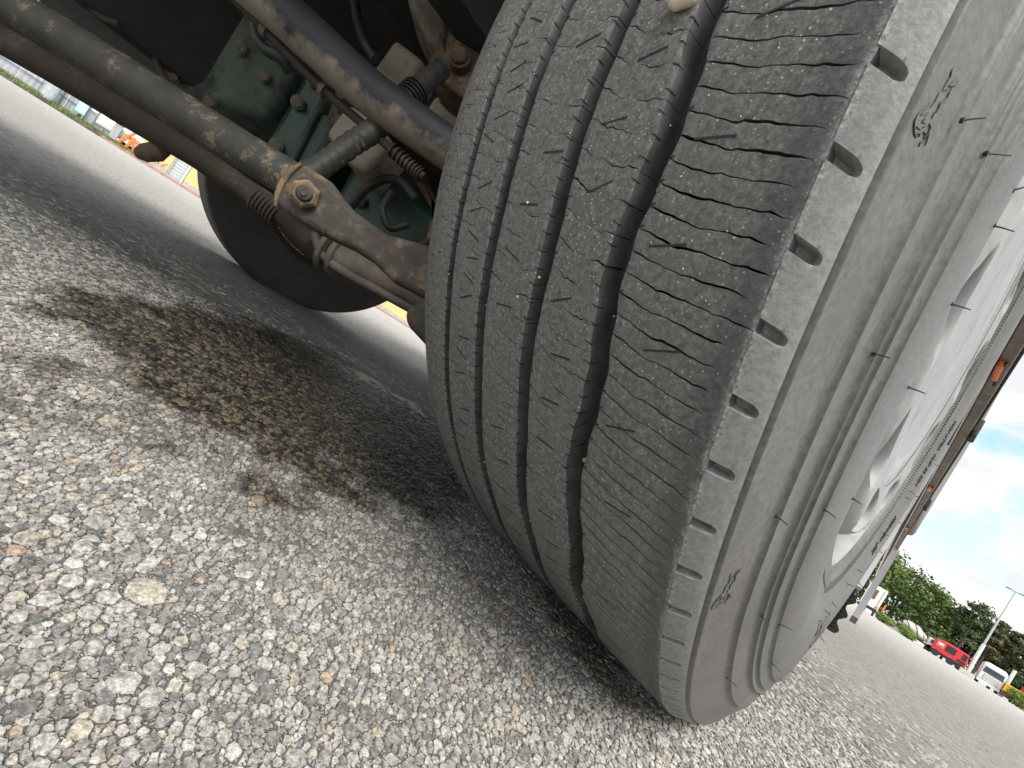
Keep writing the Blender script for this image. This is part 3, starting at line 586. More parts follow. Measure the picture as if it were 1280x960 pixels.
    # emblem of a leaping big cat, raised strokes on the decorative band; the mould repeats it round the wheel
    for rot in (0.0, -26.95, 26.95, 53.9):
        b = MB()
        for st in EMBLEM:
            pts = []
            for r, a in st: pts.append(Vector(wp(float(side_x(r)) + 0.0001, r, a + rot)))
            b.tube(pts, [0.0003] + [0.00042] * (len(pts) - 2) + [0.0003], 6, sub=3)
        b.build('sidewall_emblem', M_EMBLEM, WHEEL, smooth=60)
    # fine knurled ring beside the rim
    V = []; F = []; nr_ = 420
    for k in range(nr_):
        a0_ = 360 * k / nr_; a1_ = a0_ + 0.45; b0_ = len(V)
        for a in (a0_, a1_):
            for (x, r) in ((0.1690, 0.3315), (0.1722, 0.3300), (0.1718, 0.3210), (0.1690, 0.3195)): V.append((x, -r * math.cos(R(a)), HZ + r * math.sin(R(a))))
        F += [(b0_ + i, b0_ + i + 1, b0_ + 5 + i, b0_ + 4 + i) for i in range(3)] + [(b0_, b0_ + 1, b0_ + 2, b0_ + 3), (b0_ + 7, b0_ + 6, b0_ + 5, b0_ + 4)]
    tag(mesh('bead_ribs', V, F, M_SIDE, WHEEL), kind='stuff')
    # pale grit caught in the tread
    b = MB(); rg = np.random.default_rng(21)
    def nub(x, r, a, s_):
        p = Vector(wp(x, r, a)); bm = bmesh.new(); bmesh.ops.create_icosphere(bm, subdivisions=1, radius=s_)
        for q_ in bm.verts: q_.co = q_.co * (0.7 + 0.6 * rg.random()) + p
        bm.verts.index_update(); b.add([q_.co[:] for q_ in bm.verts], [[k_.index for k_ in f_.verts] for f_ in bm.faces]); bm.free()
    for x, a in ((-0.0232, -23.2), (-0.0128, -29.8), (0.005, -28.0)): nub(x, 0.5300, a, 0.0011)
    for k in range(70): nub(rg.uniform(-0.15, 0.14), 0.5297, rg.uniform(-60, -12), rg.uniform(0.0003, 0.0007))
    for g in ('g2', 'g3', 'g4'):
        for k in range(6): a = rg.uniform(-60, -15); nub(float(gx(g, a)) + rg.uniform(-0.003, 0.003), 0.5165, a, rg.uniform(0.0008, 0.0018))
    tag(b.build('tread_grit', M_GRIT, WHEEL), kind='stuff')
    # moulding whiskers
    b = MB()
    for a, x, r, d in WHISKERS:
        p = Vector(wp(x, r, float(inv_rem(a)))) + Vector((-0.001, 0, 0)); d = Vector(d)
        d = d.normalized() * min(d.length, 0.010)
        b.cyl(p, p + Vector((0.0012, 0, 0)), 0.0011, 8); b.tube([p, p + d * 0.5, p + d + Vector((0, 0, -0.0004))], [0.0006, 0.0004, 0.0003], 6)
    rg = np.random.default_rng(5)
    for a in np.arange(-175, -80, 9.0):
        for r in (0.43, 0.36):
            aa_ = a + rg.normal(0, 2); p = Vector((float(side_x(r)), -r * math.cos(R(aa_)), HZ + r * math.sin(R(aa_))))
            b.tube([p, p + Vector((0.007, rg.normal() * 0.002, rg.normal() * 0.002))], [0.0007, 0.0004], 6)
    tag(b.build('moulding_whiskers', M_BLACK, WHEEL), kind='stuff')
    # lettering on the sidewall
    for txt, size, r0, a_mid, nm in (('TIGAR', 0.050, 0.372, -103, 'brand_lettering'), ('1000M FRA - JRK', 0.013, 0.362, -147, 'small_lettering'), ('MONITOR  MVP 50 55N', 0.013, 0.362, -176, 'small_lettering'),
                                     ('REGROOVABLE', 0.008, 0.425, -86, 'small_lettering')):
        cu = bpy.data.curves.new(nm, 'FONT'); cu.body = txt; cu.size = size; cu.align_x = 'CENTER'; cu.extrude = 0.0005
        if nm == 'brand_lettering': cu.shear = 0.3
        to = bpy.data.objects.new(nm, cu); COL.objects.link(to); dg = bpy.context.evaluated_depsgraph_get(); dg.update()
        me = bpy.data.meshes.new_from_object(to.evaluated_get(dg)); bpy.data.objects.remove(to)
        for vv in me.vertices:
            # read from outside with the letter tops towards the rim's far side
            r = r0 + vv.co.y; a = a_mid - math.degrees(vv.co.x / (r0 + size * 0.35)) * -1.0
            x = float(side_x(r)) + 0.0006 + vv.co.z
            vv.co = (x, -r * math.cos(R(a)), HZ + r * math.sin(R(a)))
        link(nm, me, M_BLACK if nm != 'brand_lettering' else M_LETTER, WHEEL)
def inv_rem(a):
    q = np.linspace(-110, 60, 3000); return np.interp(a, rem(q), q)
M_GRIT = plain('pale_grit', (0.62, 0.58, 0.50), 0.8, 0, 0.3, 200)
M_LETTER = plain('lettering_grey', (0.10, 0.10, 0.10), 0.6)
M_STEEL = plain('dusty_steel', (0.42, 0.42, 0.41), 0.45, 0.4)
M_IRON = plain('rusty_iron', (0.09, 0.06, 0.045), 0.75, 0.1, 0.3, 20)
build_wheel()
bm = bmesh.new(); bmesh.ops.create_icosphere(bm, subdivisions=3, radius=1.0); pc = Vector(wp(0.0475, 0.5325, -11.75))
for v_ in bm.verts: v_.co = Vector((v_.co.x * 0.0085, v_.co.y * 0.0045, v_.co.z * 0.0060)) * (1 + 0.08 * math.sin(v_.co.x * 5 + v_.co.z * 3)) + pc
pm = bpy.data.meshes.new('pebble'); bm.to_mesh(pm); bm.free()
tag(link('pebble', pm, plain('cream_pebble', (0.66, 0.58, 0.46), 0.6, 0, 0.15, 60), None, 60), 'smooth cream pebble stuck high on the tyre tread beside the widest groove', 'pebble')
# ------------------------------------------------------------------ underside of the truck
FW, UP, RI = Vector(CAM_F), Vector(CAM_U), Vector(CAM_R)     # main directions of the steering gear, which lies across the wheel
def rusty(name, base, rust, amt=0.5, sc=14, rough=0.75):
    t = NT(name); n = t.noise(sc, 6, 0.65); f = t.noise(sc * 9, 5, 0.65)
    c = t.ramp(n, [(0.3, tuple(x * 0.7 for x in base)), (0.7, tuple(x * 1.3 for x in base))])
    c = t.mix(t.ramp(t.math('ADD', n, t.math('MULTIPLY', t.math('SUBTRACT', f, 0.5), 0.35)), [(0.62 - 0.2 * amt, 0.0), (0.70 - 0.12 * amt, 0.85)]), c, rust)
    t.bump(t.math('ADD', f, n), 0.5, 0.002)
    return t.set(c, rough, 0, 0.3)
def dusty_tube(name, base, dust):
    t = NT(name); g = t.n('ShaderNodeNewGeometry'); s = t.n('ShaderNodeSeparateXYZ'); t.l(g.outputs['Normal'], s.inputs[0])
    f = t.noise(60, 6, 0.7); c = t.ramp(t.noise(12, 5), [(0.3, tuple(x * 0.75 for x in base)), (0.7, tuple(x * 1.25 for x in base))])
    under = t.math('MULTIPLY', t.math('ADD', s.outputs[2], 0.1), -0.8)      # road dust thrown up onto the underside
    k = t.ramp(t.math('ADD', under, t.math('MULTIPLY', t.math('SUBTRACT', t.math('ADD', t.noise(16, 5, 0.65), t.math('MULTIPLY', f, 0.7)), 0.85), 1.3)), [(0.10, 0.0), (0.55, 0.85)])
    t.bump(f, 0.4, 0.0015)
    return t.set(t.mix(k, c, dust), 0.55, 0, 0.45)
M_ROD = rusty('painted_rod', (0.062, 0.060, 0.053), (0.27, 0.20, 0.13), 0.42, 26, 0.6)
M_TIE = rusty('grimy_rod', (0.060, 0.048, 0.040), (0.12, 0.095, 0.075), 0.3, 12)
M_ARM = rusty('rusty_arm', (0.085, 0.075, 0.066), (0.23, 0.165, 0.105), 0.42, 34)
M_LIP = rusty('bare_edge', (0.20, 0.145, 0.10), (0.33, 0.24, 0.15), 0.8, 40)
M_STAB = dusty_tube('black_dusty_paint', (0.022, 0.023, 0.028), (0.27, 0.23, 0.18))
M_LINK = dusty_tube('link_black', (0.05, 0.047, 0.043), (0.36, 0.30, 0.22))
M_BEIGE = plain('dusty_beige', (0.34, 0.295, 0.23), 0.7, 0, 0.2, 8, (0.25, 0.21, 0.16), 0.001)
M_SUMP = plain('pale_green_grime', (0.085, 0.115, 0.088), 0.6, 0, 0.4, 5, (0.012, 0.013, 0.012), 0.001)
M_GREEN = plain('dark_green_paint', (0.008, 0.044, 0.026), 0.4, 0, 0.3, 7, (0.05, 0.055, 0.04))
M_CAST = plain('grey_casting', (0.22, 0.20, 0.17), 0.75, 0, 0.3, 10, (0.12, 0.10, 0.08), 0.002)
M_KNUCK = rusty('rust_brown', (0.11, 0.075, 0.05), (0.27, 0.185, 0.11), 0.5, 22)
M_HOSE = plain('hose_rubber', (0.028, 0.028, 0.03), 0.5, 0, 0.3, 30)
M_CHASSIS = plain('chassis_grime', (0.030, 0.026, 0.024), 0.8, 0, 0.4, 6)
M_JOINT = rusty('joint_grime', (0.11, 0.085, 0.07), (0.16, 0.12, 0.09), 0.4, 30)
M_GREYLUG = rusty('grey_lug', (0.125, 0.115, 0.10), (0.20, 0.165, 0.125), 0.4, 18)

def part_prism(name, poly, depth, mat, bev=0.006, shift=0.0):
    b = MB().prism([Vector(p) + FW * shift for p in poly], FW * depth); o = b.build(name, mat, TR)
    bm = bmesh.new(); bm.from_mesh(o.data); bmesh.ops.recalc_face_normals(bm, faces=bm.faces); bm.to_mesh(o.data); bm.free()
    bevel_obj(o, bev, 3); o.data.polygons.foreach_set('use_smooth', np.ones(len(o.data.polygons), bool)); o.data.set_sharp_from_angle(angle=R(45))
    return o
MB().tube(P_DRAG, 0.0275, 20, sub=3).build('drag_link', M_ROD, TR, smooth=50)
MB().tube([Vector(p) + UP * (0.006 if i < 3 else 0.0) for i, p in enumerate(P_TIE)], [0.0255, 0.025, 0.0245, 0.0205, 0.0205, 0.020, 0.020, 0.020], 18, sub=3).build('tie_rod', M_TIE, TR, smooth=50)
e = MB().tube(P_TIE_END, [0.026, 0.0255, 0.0245, 0.024], 18).build('tie_rod_end', M_GREYLUG, TR, smooth=50)
def clamp(p, ax, r, n=2, w=0.010):
    b = MB(); p = Vector(p); ax = Vector(ax).normalized()
    for k in range(n):
        c = p + ax * (k * w * 2.0); b.tube([c - ax * w * 0.6, c - ax * w * 0.4, c + ax * w * 0.4, c + ax * w * 0.6], [r * 0.8, r, r, r * 0.8], 20)
    return b
ax_t = Vector(P_TIE_END[1]) - Vector(P_TIE_END[0])
clamp(Vector(P_TIE_END[0]) - ax_t.normalized() * 0.012, ax_t, 0.034).build('rod_clamp', M_GREYLUG, TR, smooth=40)
b = MB(); tdir = (Vector(P_TIE[6]) - Vector(P_TIE[4])).normalized()
for k in range(7): b.cyl(Vector(P_TIE[4]) + tdir * (0.035 + k * 0.0075), Vector(P_TIE[4]) + tdir * (0.039 + k * 0.0075), 0.0235, 16)
tag(b.build('rod_thread', M_TIE, TR), kind='stuff')
MB().tube(P_SENSOR_ROD, [0.007, 0.007, 0.0085, 0.008, 0.008], 10, sub=3).build('thin_pipe', M_GREYLUG, TR, smooth=60)
b = MB(); J = [Vector(p) for p in P_JOINT]
b.tube([J[0], J[0] + (J[1] - J[0]) * 0.4, J[1], J[2], J[3]], [0.009, 0.015, 0.0165, 0.016, 0.012], 18).build('ball_joint', M_JOINT, TR, smooth=50)
b = MB()
for k in (0, 1): b.tube([J[3] + Vector((0.012 * k, 0.012 * k, -0.004)) - UP * 0.002, J[3] + Vector((0.014 * k + 0.004, 0.014 * k + 0.004, 0.0)) + UP * 0.012], [0.0165, 0.0165], 18)
b.build('joint_boot', M_HOSE, TR, smooth=50)
MB().tube(P_STAB, 0.0345, 24, sub=4).build('stabiliser_bar', M_STAB, TR, smooth=50)
MB().tube(P_PIPE, 0.0075, 10, sub=3).build('air_pipe', M_TIE, TR, smooth=60)
# link: threaded black strut
b = MB(); pts = spline([Vector(p) for p in P_LINK], 10); rad = []
for i, p in enumerate(pts): rad.append(0.0185 + (0.0012 * math.sin(i * 1.9) if i > 3 else 0.002))
b.tube(pts, rad, 18).build('link_strut', M_LINK, TR, smooth=60)
L0, L1 = Vector(P_LINK[3]), Vector(P_LINK[5]); ld = (L1 - L0).normalized(); b = MB()
for k in range(9): b.tube([L0 + ld * (0.05 + k * 0.009), L0 + ld * (0.054 + k * 0.009)], [0.026, 0.026], 18)
tag(b.build('strut_bellows', M_HOSE, TR, smooth=40), kind='stuff')
part_prism('steering_arm', P_ARM, 0.038, M_ARM, 0.009)
MB().tube([Vector(p) + FW * 0.006 for p in P_ARMLIP], [0.002, 0.004, 0.0042, 0.004, 0.002], 10, sub=4).build('arm_lip', M_LIP, TR, smooth=60)
# bolt on the arm: washer, hexagon, stud
bp = Vector(P_BOLT[0]); b = MB(); bd = ((cam.matrix_world.translation - bp).normalized() * 0.8 - FW * 0.25).normalized()
b.tube([bp - bd * -0.006 - bd * 0.03, bp - bd * 0.018], [0.0235, 0.0225], 24); bolt = b.build('washer', M_ARM, TR, smooth=40)
b = MB(); b.tube([bp - bd * 0.03, bp + bd * 0.0, bp + bd * 0.004], [0.0195, 0.0195, 0.0155], 6); b.build('bolt_head', M_LIP, TR)
b = MB(); b.tube([bp, bp + bd * 0.006, bp + bd * 0.009], [0.0115, 0.0108, 0.0085], 16); b.tube([bp, bp + bd * 0.0125], [0.0045, 0.0038], 10); b.build('stud', M_ARM, TR, smooth=40)
part_prism('oil_sump', P_SUMP, 0.5, M_SUMP, 0.03)
part_prism('gearbox', P_GEARBOX, 0.45, M_GREEN, 0.02)
part_prism('engine_casing', P_CLUTCH, 0.45, M_GREEN, 0.03)
b = MB(); g0, g1 = Vector(P_GEARBOX[4]), Vector(P_GEARBOX[0])
b.tube([Vector(P_GEARBOX[3]) * 0.5 + g0 * 0.5 - FW * 0.004, Vector(P_GEARBOX[7]) * 0.75 + Vector(P_GEARBOX[6]) * 0.25 - FW * 0.004], 0.009, 8).build('gearbox_rib', M_SUMP, TR, smooth=60)
part_prism('air_bellows', P_CUP, 0.12, M_BEIGE, 0.012)
part_prism('filter_canister', P_CAN, 0.12, M_BEIGE, 0.012)
part_prism('filter_canister', P_CAN2, 0.10, M_BEIGE, 0.012)
part_prism('steering_knuckle', P_KNUCKLE, 0.10, M_KNUCK, 0.014)
kb = Vector(P_KBOLT[0]); b = MB(); b.tube([kb + FW * 0.02, kb - FW * 0.006], [0.022, 0.021], 20); b.tube([kb, kb - FW * 0.014, kb - FW * 0.017], [0.017, 0.016, 0.012], 12); b.build('knuckle_bolt', M_KNUCK, TR, smooth=35)
part_prism('frame_casting', P_CASTING, 0.15, M_CAST, 0.014)
part_prism('axle_lug', P_LUG, 0.06, M_GREYLUG, 0.012)
part_prism('hub_bracket', P_BRACKET, 0.04, M_KNUCK, 0.010)
for P_, r, mt in ((P_HOSE2, 0.012, M_HOSE), (P_HOSE4, 0.008, M_HOSE)):
    MB().tube(P_, r, 10, sub=5).build('hose', mt, TR, smooth=60)

for P_, r, mt in ((P_CABLE1, 0.008, M_TIE), (P_CABLE2, 0.012, M_HOSE), (P_CABLE3, 0.010, M_HOSE), (P_CABLE4, 0.013, M_HOSE), (P_CABLE5, 0.011, M_HOSE), (P_CABLE6, 0.007, M_TIE)):
    MB().tube(P_, r, 10, sub=5).build('cable', mt, TR, smooth=60)
for p in P_BOLTS:
    p = Vector(p); d = (cam.matrix_world.translation - p).normalized(); b = MB(); b.tube([p + d * -0.01, p + d * 0.004], [0.017, 0.017], 16); b.tube([p, p + d * 0.016], [0.0115, 0.011], 6); b.build('bolt', M_CAST, TR)
# corrugated sleeve and clip on the air pipe
pts = spline([Vector(p) for p in P_PIPE], 8); b = MB()
for k in range(30, 39): b.tube([pts[k], pts[k] + (pts[k + 1] - pts[k]) * 0.45], [0.0125, 0.0125], 14)
tag(b.build('pipe_sleeve', M_TIE, TR, smooth=40), kind='stuff')
for k in (6, 16, 26): MB().tube([pts[k], pts[k] + (pts[k + 1] - pts[k]) * 0.8], [0.0115, 0.0115], 14).build('pipe_clip', M_GREYLUG, TR, smooth=40)

# chassis above: axle beam, frame rails, floor, cab shell, engine block
b = MB(); b.tube([(-1.80, 0.06, 0.46), (-1.45, 0.06, 0.40), (-0.65, 0.06, 0.40), (-0.30, 0.06, 0.46), (-0.16, 0.03, 0.52)], [0.05, 0.06, 0.06, 0.055, 0.07], 12, sub=3); b.build('axle_beam', M_CHASSIS, TR, smooth=50)
for x in (-0.66, -1.45): MB().box((x, 2.2, 0.86), (0.09, 7.4, 0.27)).build('frame_rail', M_CHASSIS, TR)
MB().box((-1.38, 0.45, 1.02), (0.46, 1.2, 0.62), bev=0.05).build('engine_block', M_CHASSIS, TR)
MB().box((-1.80, -1.28, 0.82), (0.56, 1.40, 0.76), bev=0.04).build('far_side_blocker', M_CHASSIS, TR)  # added dark box that blocks the bright sky behind the rods
MB().box((-1.88, 1.85, 0.78), (0.60, 2.3, 0.80), bev=0.08).build('rear_side_blocker', M_CHASSIS, TR)  # added box too, shuts out sky light behind the far wheel
MB().box((-1.70, 0.0, 0.88), (0.36, 1.1, 0.56), bev=0.04).build('air_tank', M_CHASSIS, TR)
MB().box((-1.06, -1.15, 1.32), (2.34, 1.6, 0.06)).build('cab_floor', M_CHASSIS, TR)
MB().box((-0.52, 0.35, 0.98), (0.10, 1.5, 0.36), bev=0.02).build('spring_hanger', M_CHASSIS, TR)
MB().box((-1.06, 2.4, 1.30), (2.34, 8.2, 0.06)).build('floor_panel', M_CHASSIS, TR)
M_CAB = plain('truck_paint', (0.16, 0.13, 0.11), 0.5, 0, 0.15, 3, (0.10, 0.085, 0.07))
MB().box((-1.06, 3.4, 2.05), (2.40, 6.2, 1.66), bev=0.05).build('body_shell', M_CAB, TR)

# far front wheel of the same axle
def far_wheel():
    global FWH
    cx = FARX
    prof = [(0.135, 0.30), (0.150, 0.306), (0.172, 0.33), (0.182, 0.38), (0.184, 0.42), (0.182, 0.46), (0.1755, 0.50), (0.170, 0.516), (0.163, 0.526), (0.145, 0.530), (0.0, 0.531), (-0.145, 0.530), (-0.165, 0.52), (-0.184, 0.45), (-0.18, 0.36), (-0.15, 0.306)]
    v, q = lathe(prof, 128, cx=cx); w = npmesh('wheel', v, q, M_FAR, TR, smooth=30); tag(w, 'far dark wheel in the shade across the axle')
    tp = [(0.163, 0.5265)]
    for gxx in (0.10, 0.05, 0.0, -0.05, -0.10): tp += [(gxx + 0.006, 0.5322), (gxx + 0.005, 0.522), (gxx - 0.005, 0.522), (gxx - 0.006, 0.5322)]
    tp += [(-0.163, 0.5265)]
    v, q = lathe([(cx + a_, b_) for a_, b_ in tp], 128); v[:, 2] = np.maximum(v[:, 2], GL + 0.001); npmesh('tread', v, q, M_TREAD, w, smooth=30)
    for k, r in enumerate((0.345, 0.385, 0.43, 0.475)):
        x = cx + float(np.interp(r, [0.306, 0.33, 0.38, 0.42, 0.46, 0.50], [0.150, 0.172, 0.182, 0.184, 0.182, 0.1755]))
        v, q = lathe([(x - 0.002, r - 0.004), (x + 0.0016, r - 0.0015), (x + 0.0016, r + 0.0015), (x - 0.002, r + 0.004)], 128); npmesh('sidewall_ring', v, q, M_FAR, w, smooth=60)
    v, q = lathe([(cx + 0.135, 0.30), (cx + 0.12, 0.27), (cx + 0.0, 0.26), (cx + 0.0, 0.22), (cx + 0.10, 0.21), (cx + 0.11, 0.05), (cx + 0.11, 0.001)], 64); npmesh('brake_drum', v, q, M_IRON, w, smooth=35)
FARX = -2.20
M_FAR = plain('far_tyre_rubber', (0.055, 0.048, 0.043), 0.75, 0, 0.3, 5)
far_wheel()

# mudguard, flap and sill behind the near wheel; the truck body runs very slightly inwards to the back
def side(x, y): return x - 0.021 * (y - 0.7)
M_TRIM = plain('scuffed_alloy', (0.62, 0.62, 0.62), 0.3, 0.6, 0.15, 12)
M_MUD = plain('grey_plastic', (0.24, 0.245, 0.25), 0.5, 0, 0.2, 10)
M_BROWN = plain('brown_grime', (0.19, 0.155, 0.13), 0.55, 0, 0.25, 8, (0.30, 0.26, 0.22))
def arc_band(name, mat, x0, x1, r0, r1, a0, a1, n=40, cyy=0.0, czz=0.53, wob=0.0, wobn=0):
    V = []; F = []
    for i in range(n + 1):
        a = R(a0 + (a1 - a0) * i / n); w = wob * math.sin(wobn * i) if wob else 0
        for (x, r) in ((x0, r0), (x1 + w, r0), (x1 + w, r1), (x0, r1)): V.append((side(x, r * math.cos(a)), cyy + r * math.cos(a), czz + r * math.sin(a)))
    for i in range(n):
        for k in range(4): F.append((4 * i + k, 4 * i + (k + 1) % 4, 4 * i + 4 + (k + 1) % 4, 4 * i + 4 + k))
    F += [(3, 2, 1, 0), (4 * n, 4 * n + 1, 4 * n + 2, 4 * n + 3)]
    return mesh(name, V, F, mat, TR, 40)
arc_band('mudguard', M_BLACK, -0.18, 0.11, 0.640, 0.648, -20, 120)
arc_band('mudguard_trim', M_TRIM, 0.168, 0.178, 0.640, 0.654, -28, 6)
arc_band('mudguard_rim', M_MUD, 0.186, 0.197, 0.655, 0.680, -33, -17)
# rubber flap with moulded ribs and a scalloped outer edge
b = MB(); n = 36; V = []; F = []
for i in range(n + 1):
    z = 0.115 + (0.34 - 0.115) * i / n; xo = 0.176 + 0.006 * math.sin(i * 1.05)
    for (x, y) in ((-0.17, 0.66), (xo, 0.66), (xo, 0.675), (-0.17, 0.675)): V.append((x, y, z))
for i in range(n):
    for k in range(4): F.append((4 * i + k, 4 * i + (k + 1) % 4, 4 * i + 4 + (k + 1) % 4, 4 * i + 4 + k))
F += [(3, 2, 1, 0), (4 * n, 4 * n + 1, 4 * n + 2, 4 * n + 3)]
flap = mesh('mud_flap', V, F, M_BLACK, TR)
for i in range(22):
    MB().box((0.0, 0.657, 0.120 + i * 0.0098), (0.344, 0.006, 0.0042)).build('flap_rib', M_HOSE, flap)
# long side rail of the body with orange lamps
def rail(name, mat, x0, x1, z0, z1, y0, y1):
    V = [(side(x, y), y, z) for y in (y0, y1) for (x, z) in ((x0, z0), (x1, z0), (x1, z1), (x0, z1))]
    F = [(3, 2, 1, 0), (4, 5, 6, 7)] + [(k, (k + 1) % 4, 4 + (k + 1) % 4, 4 + k) for k in range(4)]
    return bevel_obj(mesh(name, V, F, mat, TR), 0.004, 2)
rail('side_rail', M_BROWN, 0.169, 0.198, 0.99, 1.20, 0.4, 13.0)
rail('rail_edge', M_TRIM, 0.161, 0.168, 0.985, 1.10, 0.4, 13.0)
rail('underbody_strip', M_BLACK, 0.140, 0.160, 0.992, 1.10, 0.4, 13.0)
rail('alloy_strip', M_TRIM, 0.118, 0.139, 0.988, 1.10, 0.4, 13.0)
rail('rail_lip', M_TIE, 0.199, 0.206, 1.00, 1.12, 0.4, 13.0)
M_ORANGE = plain('orange_lens', (0.85, 0.20, 0.04), 0.3)
for y in (1.05, 2.75, 4.45, 6.1):
    l = MB().box((side(0.180, y), y, 0.982), (0.018, 0.11, 0.022), bev=0.006).build('side_lamp', M_ORANGE, TR)
    MB().box((side(0.186, y), y + 0.02, 0.982), (0.010, 0.15, 0.016), bev=0.003).build('lamp_bracket', M_BLACK, l)
for y in (1.7, 3.4): MB().box((side(0.212, y), y, 1.02), (0.016, 0.10, 0.07), bev=0.004).build('rope_hook', M_TIE, TR)
# ------------------------------------------------------------------ background, left: raised verge, fence, garages
M_KERB = plain('red_kerb_stone', (0.42, 0.24, 0.21), 0.8, 0, 0.2, 3, (0.36, 0.33, 0.30))
M_PLINTH = plain('plinth_concrete', (0.42, 0.40, 0.36), 0.85, 0, 0.15, 3)
M_GRASS = plain('verge_grass', (0.15, 0.20, 0.06), 0.8, 0, 0.4, 3, (0.24, 0.26, 0.10))
M_YELLOW = plain('yellow_render', (0.74, 0.52, 0.24), 0.85, 0, 0.06, 1.5)
M_ZINC = plain('zinc_sheet', (0.50, 0.53, 0.57), 0.35, 0.45, 0.12, 2)
M_ZINCD = plain('dark_zinc', (0.22, 0.24, 0.26), 0.5, 0.3)
M_MINT = plain('mint_paint', (0.36, 0.66, 0.55), 0.5)
M_WHITE = plain('white_paint', (0.80, 0.80, 0.79), 0.4, 0, 0.04)
M_GREYP = plain('grey_paint', (0.36, 0.38, 0.40), 0.5)
M_ORNG = plain('orange_paint', (0.80, 0.22, 0.05), 0.5, 0, 0.12)
M_GLASS = plain('window_glass', (0.05, 0.07, 0.09), 0.12, 0, 0.2)
X0 = -36.0
v = MB().box((X0 - 12, 0, 0.06), (24.0, 60, 0.26)).build('verge', M_PLINTH); tag(v, kind='structure')
kb = empty('kerb', (X0 + 0.12, 0, 0), 'low reddish kerb in front of the yellow garages at the far left', 'kerb')
for i in range(31): MB().box((X0 + 0.12, -1.9 + i, 0.085), (0.20, 0.985, 0.19), bev=0.012).build('kerb_stone', M_KERB, kb)
def tufts(name, y0, y1, x0, x1, z, h, n, label, mat):
    V = []; F = []
    for i in range(n):
        x = random.uniform(x0, x1); y = random.uniform(y0, y1); a = random.uniform(0, 6.28); hh = h * random.uniform(0.4, 1.1); w = hh * 0.16; dx, dy = math.cos(a) * w, math.sin(a) * w; l = random.uniform(-0.5, 0.5) * hh; k = len(V)
        V += [(x - dx, y - dy, z), (x + dx, y + dy, z), (x + l * dx / w, y + l * dy / w, z + hh)]; F.append((k, k + 1, k + 2))
    o = mesh(name, V, F, mat); return tag(o, label, 'grass', kind='stuff')
tufts('verge_grass', -17, -0.2, X0 - 0.3, X0 + 0.25, 0.12, 0.24, 7000, 'strip of bright green grass along the kerb below the fence', M_GRASS)
fe = empty('sheet_fence', (X0 - 0.6, -8.5, 0.19), 'silver corrugated sheet fence behind the grass strip, left of the garages', 'fence')
for i in range(16):
    y0 = -17.0 + i * 0.92
    if y0 + 0.92 > -2.4: break
    V = []; F = []
    for k in range(9):
        y = y0 + 0.9 * k / 8; x = X0 - 0.6 + (0.03 if k % 2 else -0.01); V += [(x, y, 0.22), (x, y, 2.2)]
    for k in range(8): F.append((2 * k, 2 * k + 2, 2 * k + 3, 2 * k + 1))
    o = mesh('fence_sheet', V, F, M_ZINC, fe); m = o.modifiers.new('thick', 'SOLIDIFY'); m.thickness = 0.02
MB().box((X0 - 0.545, -9.7, 0.82), (0.04, 14.6, 0.05)).build('fence_rail', M_ZINCD, fe)
for i in range(7): MB().box((X0 - 0.70, -17 + i * 2.4, 1.2), (0.08, 0.08, 2.1)).build('fence_post', M_ZINCD, fe)
tk = empty('steel_drum', (X0 - 0.15, -4.72, 0.19), 'shiny ribbed steel drum standing against the sheet fence', 'drum')
b = MB(); z = [0.20]; b.tube([(X0 - 0.15, -4.72, 0.20), (X0 - 0.15, -4.72, 1.95)], [0.33, 0.33], 28); b.build('drum_body', plain('bright_zinc', (0.62, 0.66, 0.68), 0.22, 0.7), tk, 40)
for k in range(6): MB().tube([(X0 - 0.15, -4.72, 0.35 + k * 0.3), (X0 - 0.15, -4.72, 0.38 + k * 0.3)], [0.34, 0.34], 28).build('drum_hoop', M_ZINC, tk, 40)
gc = empty('green_cabinet', (X0 - 0.2, -3.5, 0.19), 'mint green cabinet on short legs beside the sheet fence', 'cabinet')
MB().box((X0 - 0.2, -3.5, 1.05), (0.35, 0.42, 1.1), bev=0.02).build('cabinet_body', M_MINT, gc); MB().box((X0 - 0.015, -3.5, 0.9), (0.02, 0.36, 0.6)).build('cabinet_door', plain('pale_mint', (0.50, 0.78, 0.68), 0.5), gc)
for s in (-1, 1): MB().box((X0 - 0.2, -3.5 + s * 0.17, 0.34), (0.3, 0.05, 0.32)).build('leg', M_GREYP, gc)
rl = empty('railing', (X0 - 0.4, -2.7, 0.19), 'dark metal railing between the cabinet and the white van', 'railing')
for z in (1.0, 1.25, 1.5): MB().box((X0 - 0.4, -2.75, z), (0.04, 1.6, 0.04)).build('rail', M_ZINCD, rl)
for i in range(4): MB().box((X0 - 0.4, -3.3 + i * 0.42, 0.9), (0.05, 0.05, 1.4)).build('post', M_ZINCD, rl)
for i in range(3): MB().box((X0 - 0.5, -3.12 + i * 0.40, 0.62), (0.03, 0.38, 0.8)).build('panel', M_ZINC, rl)
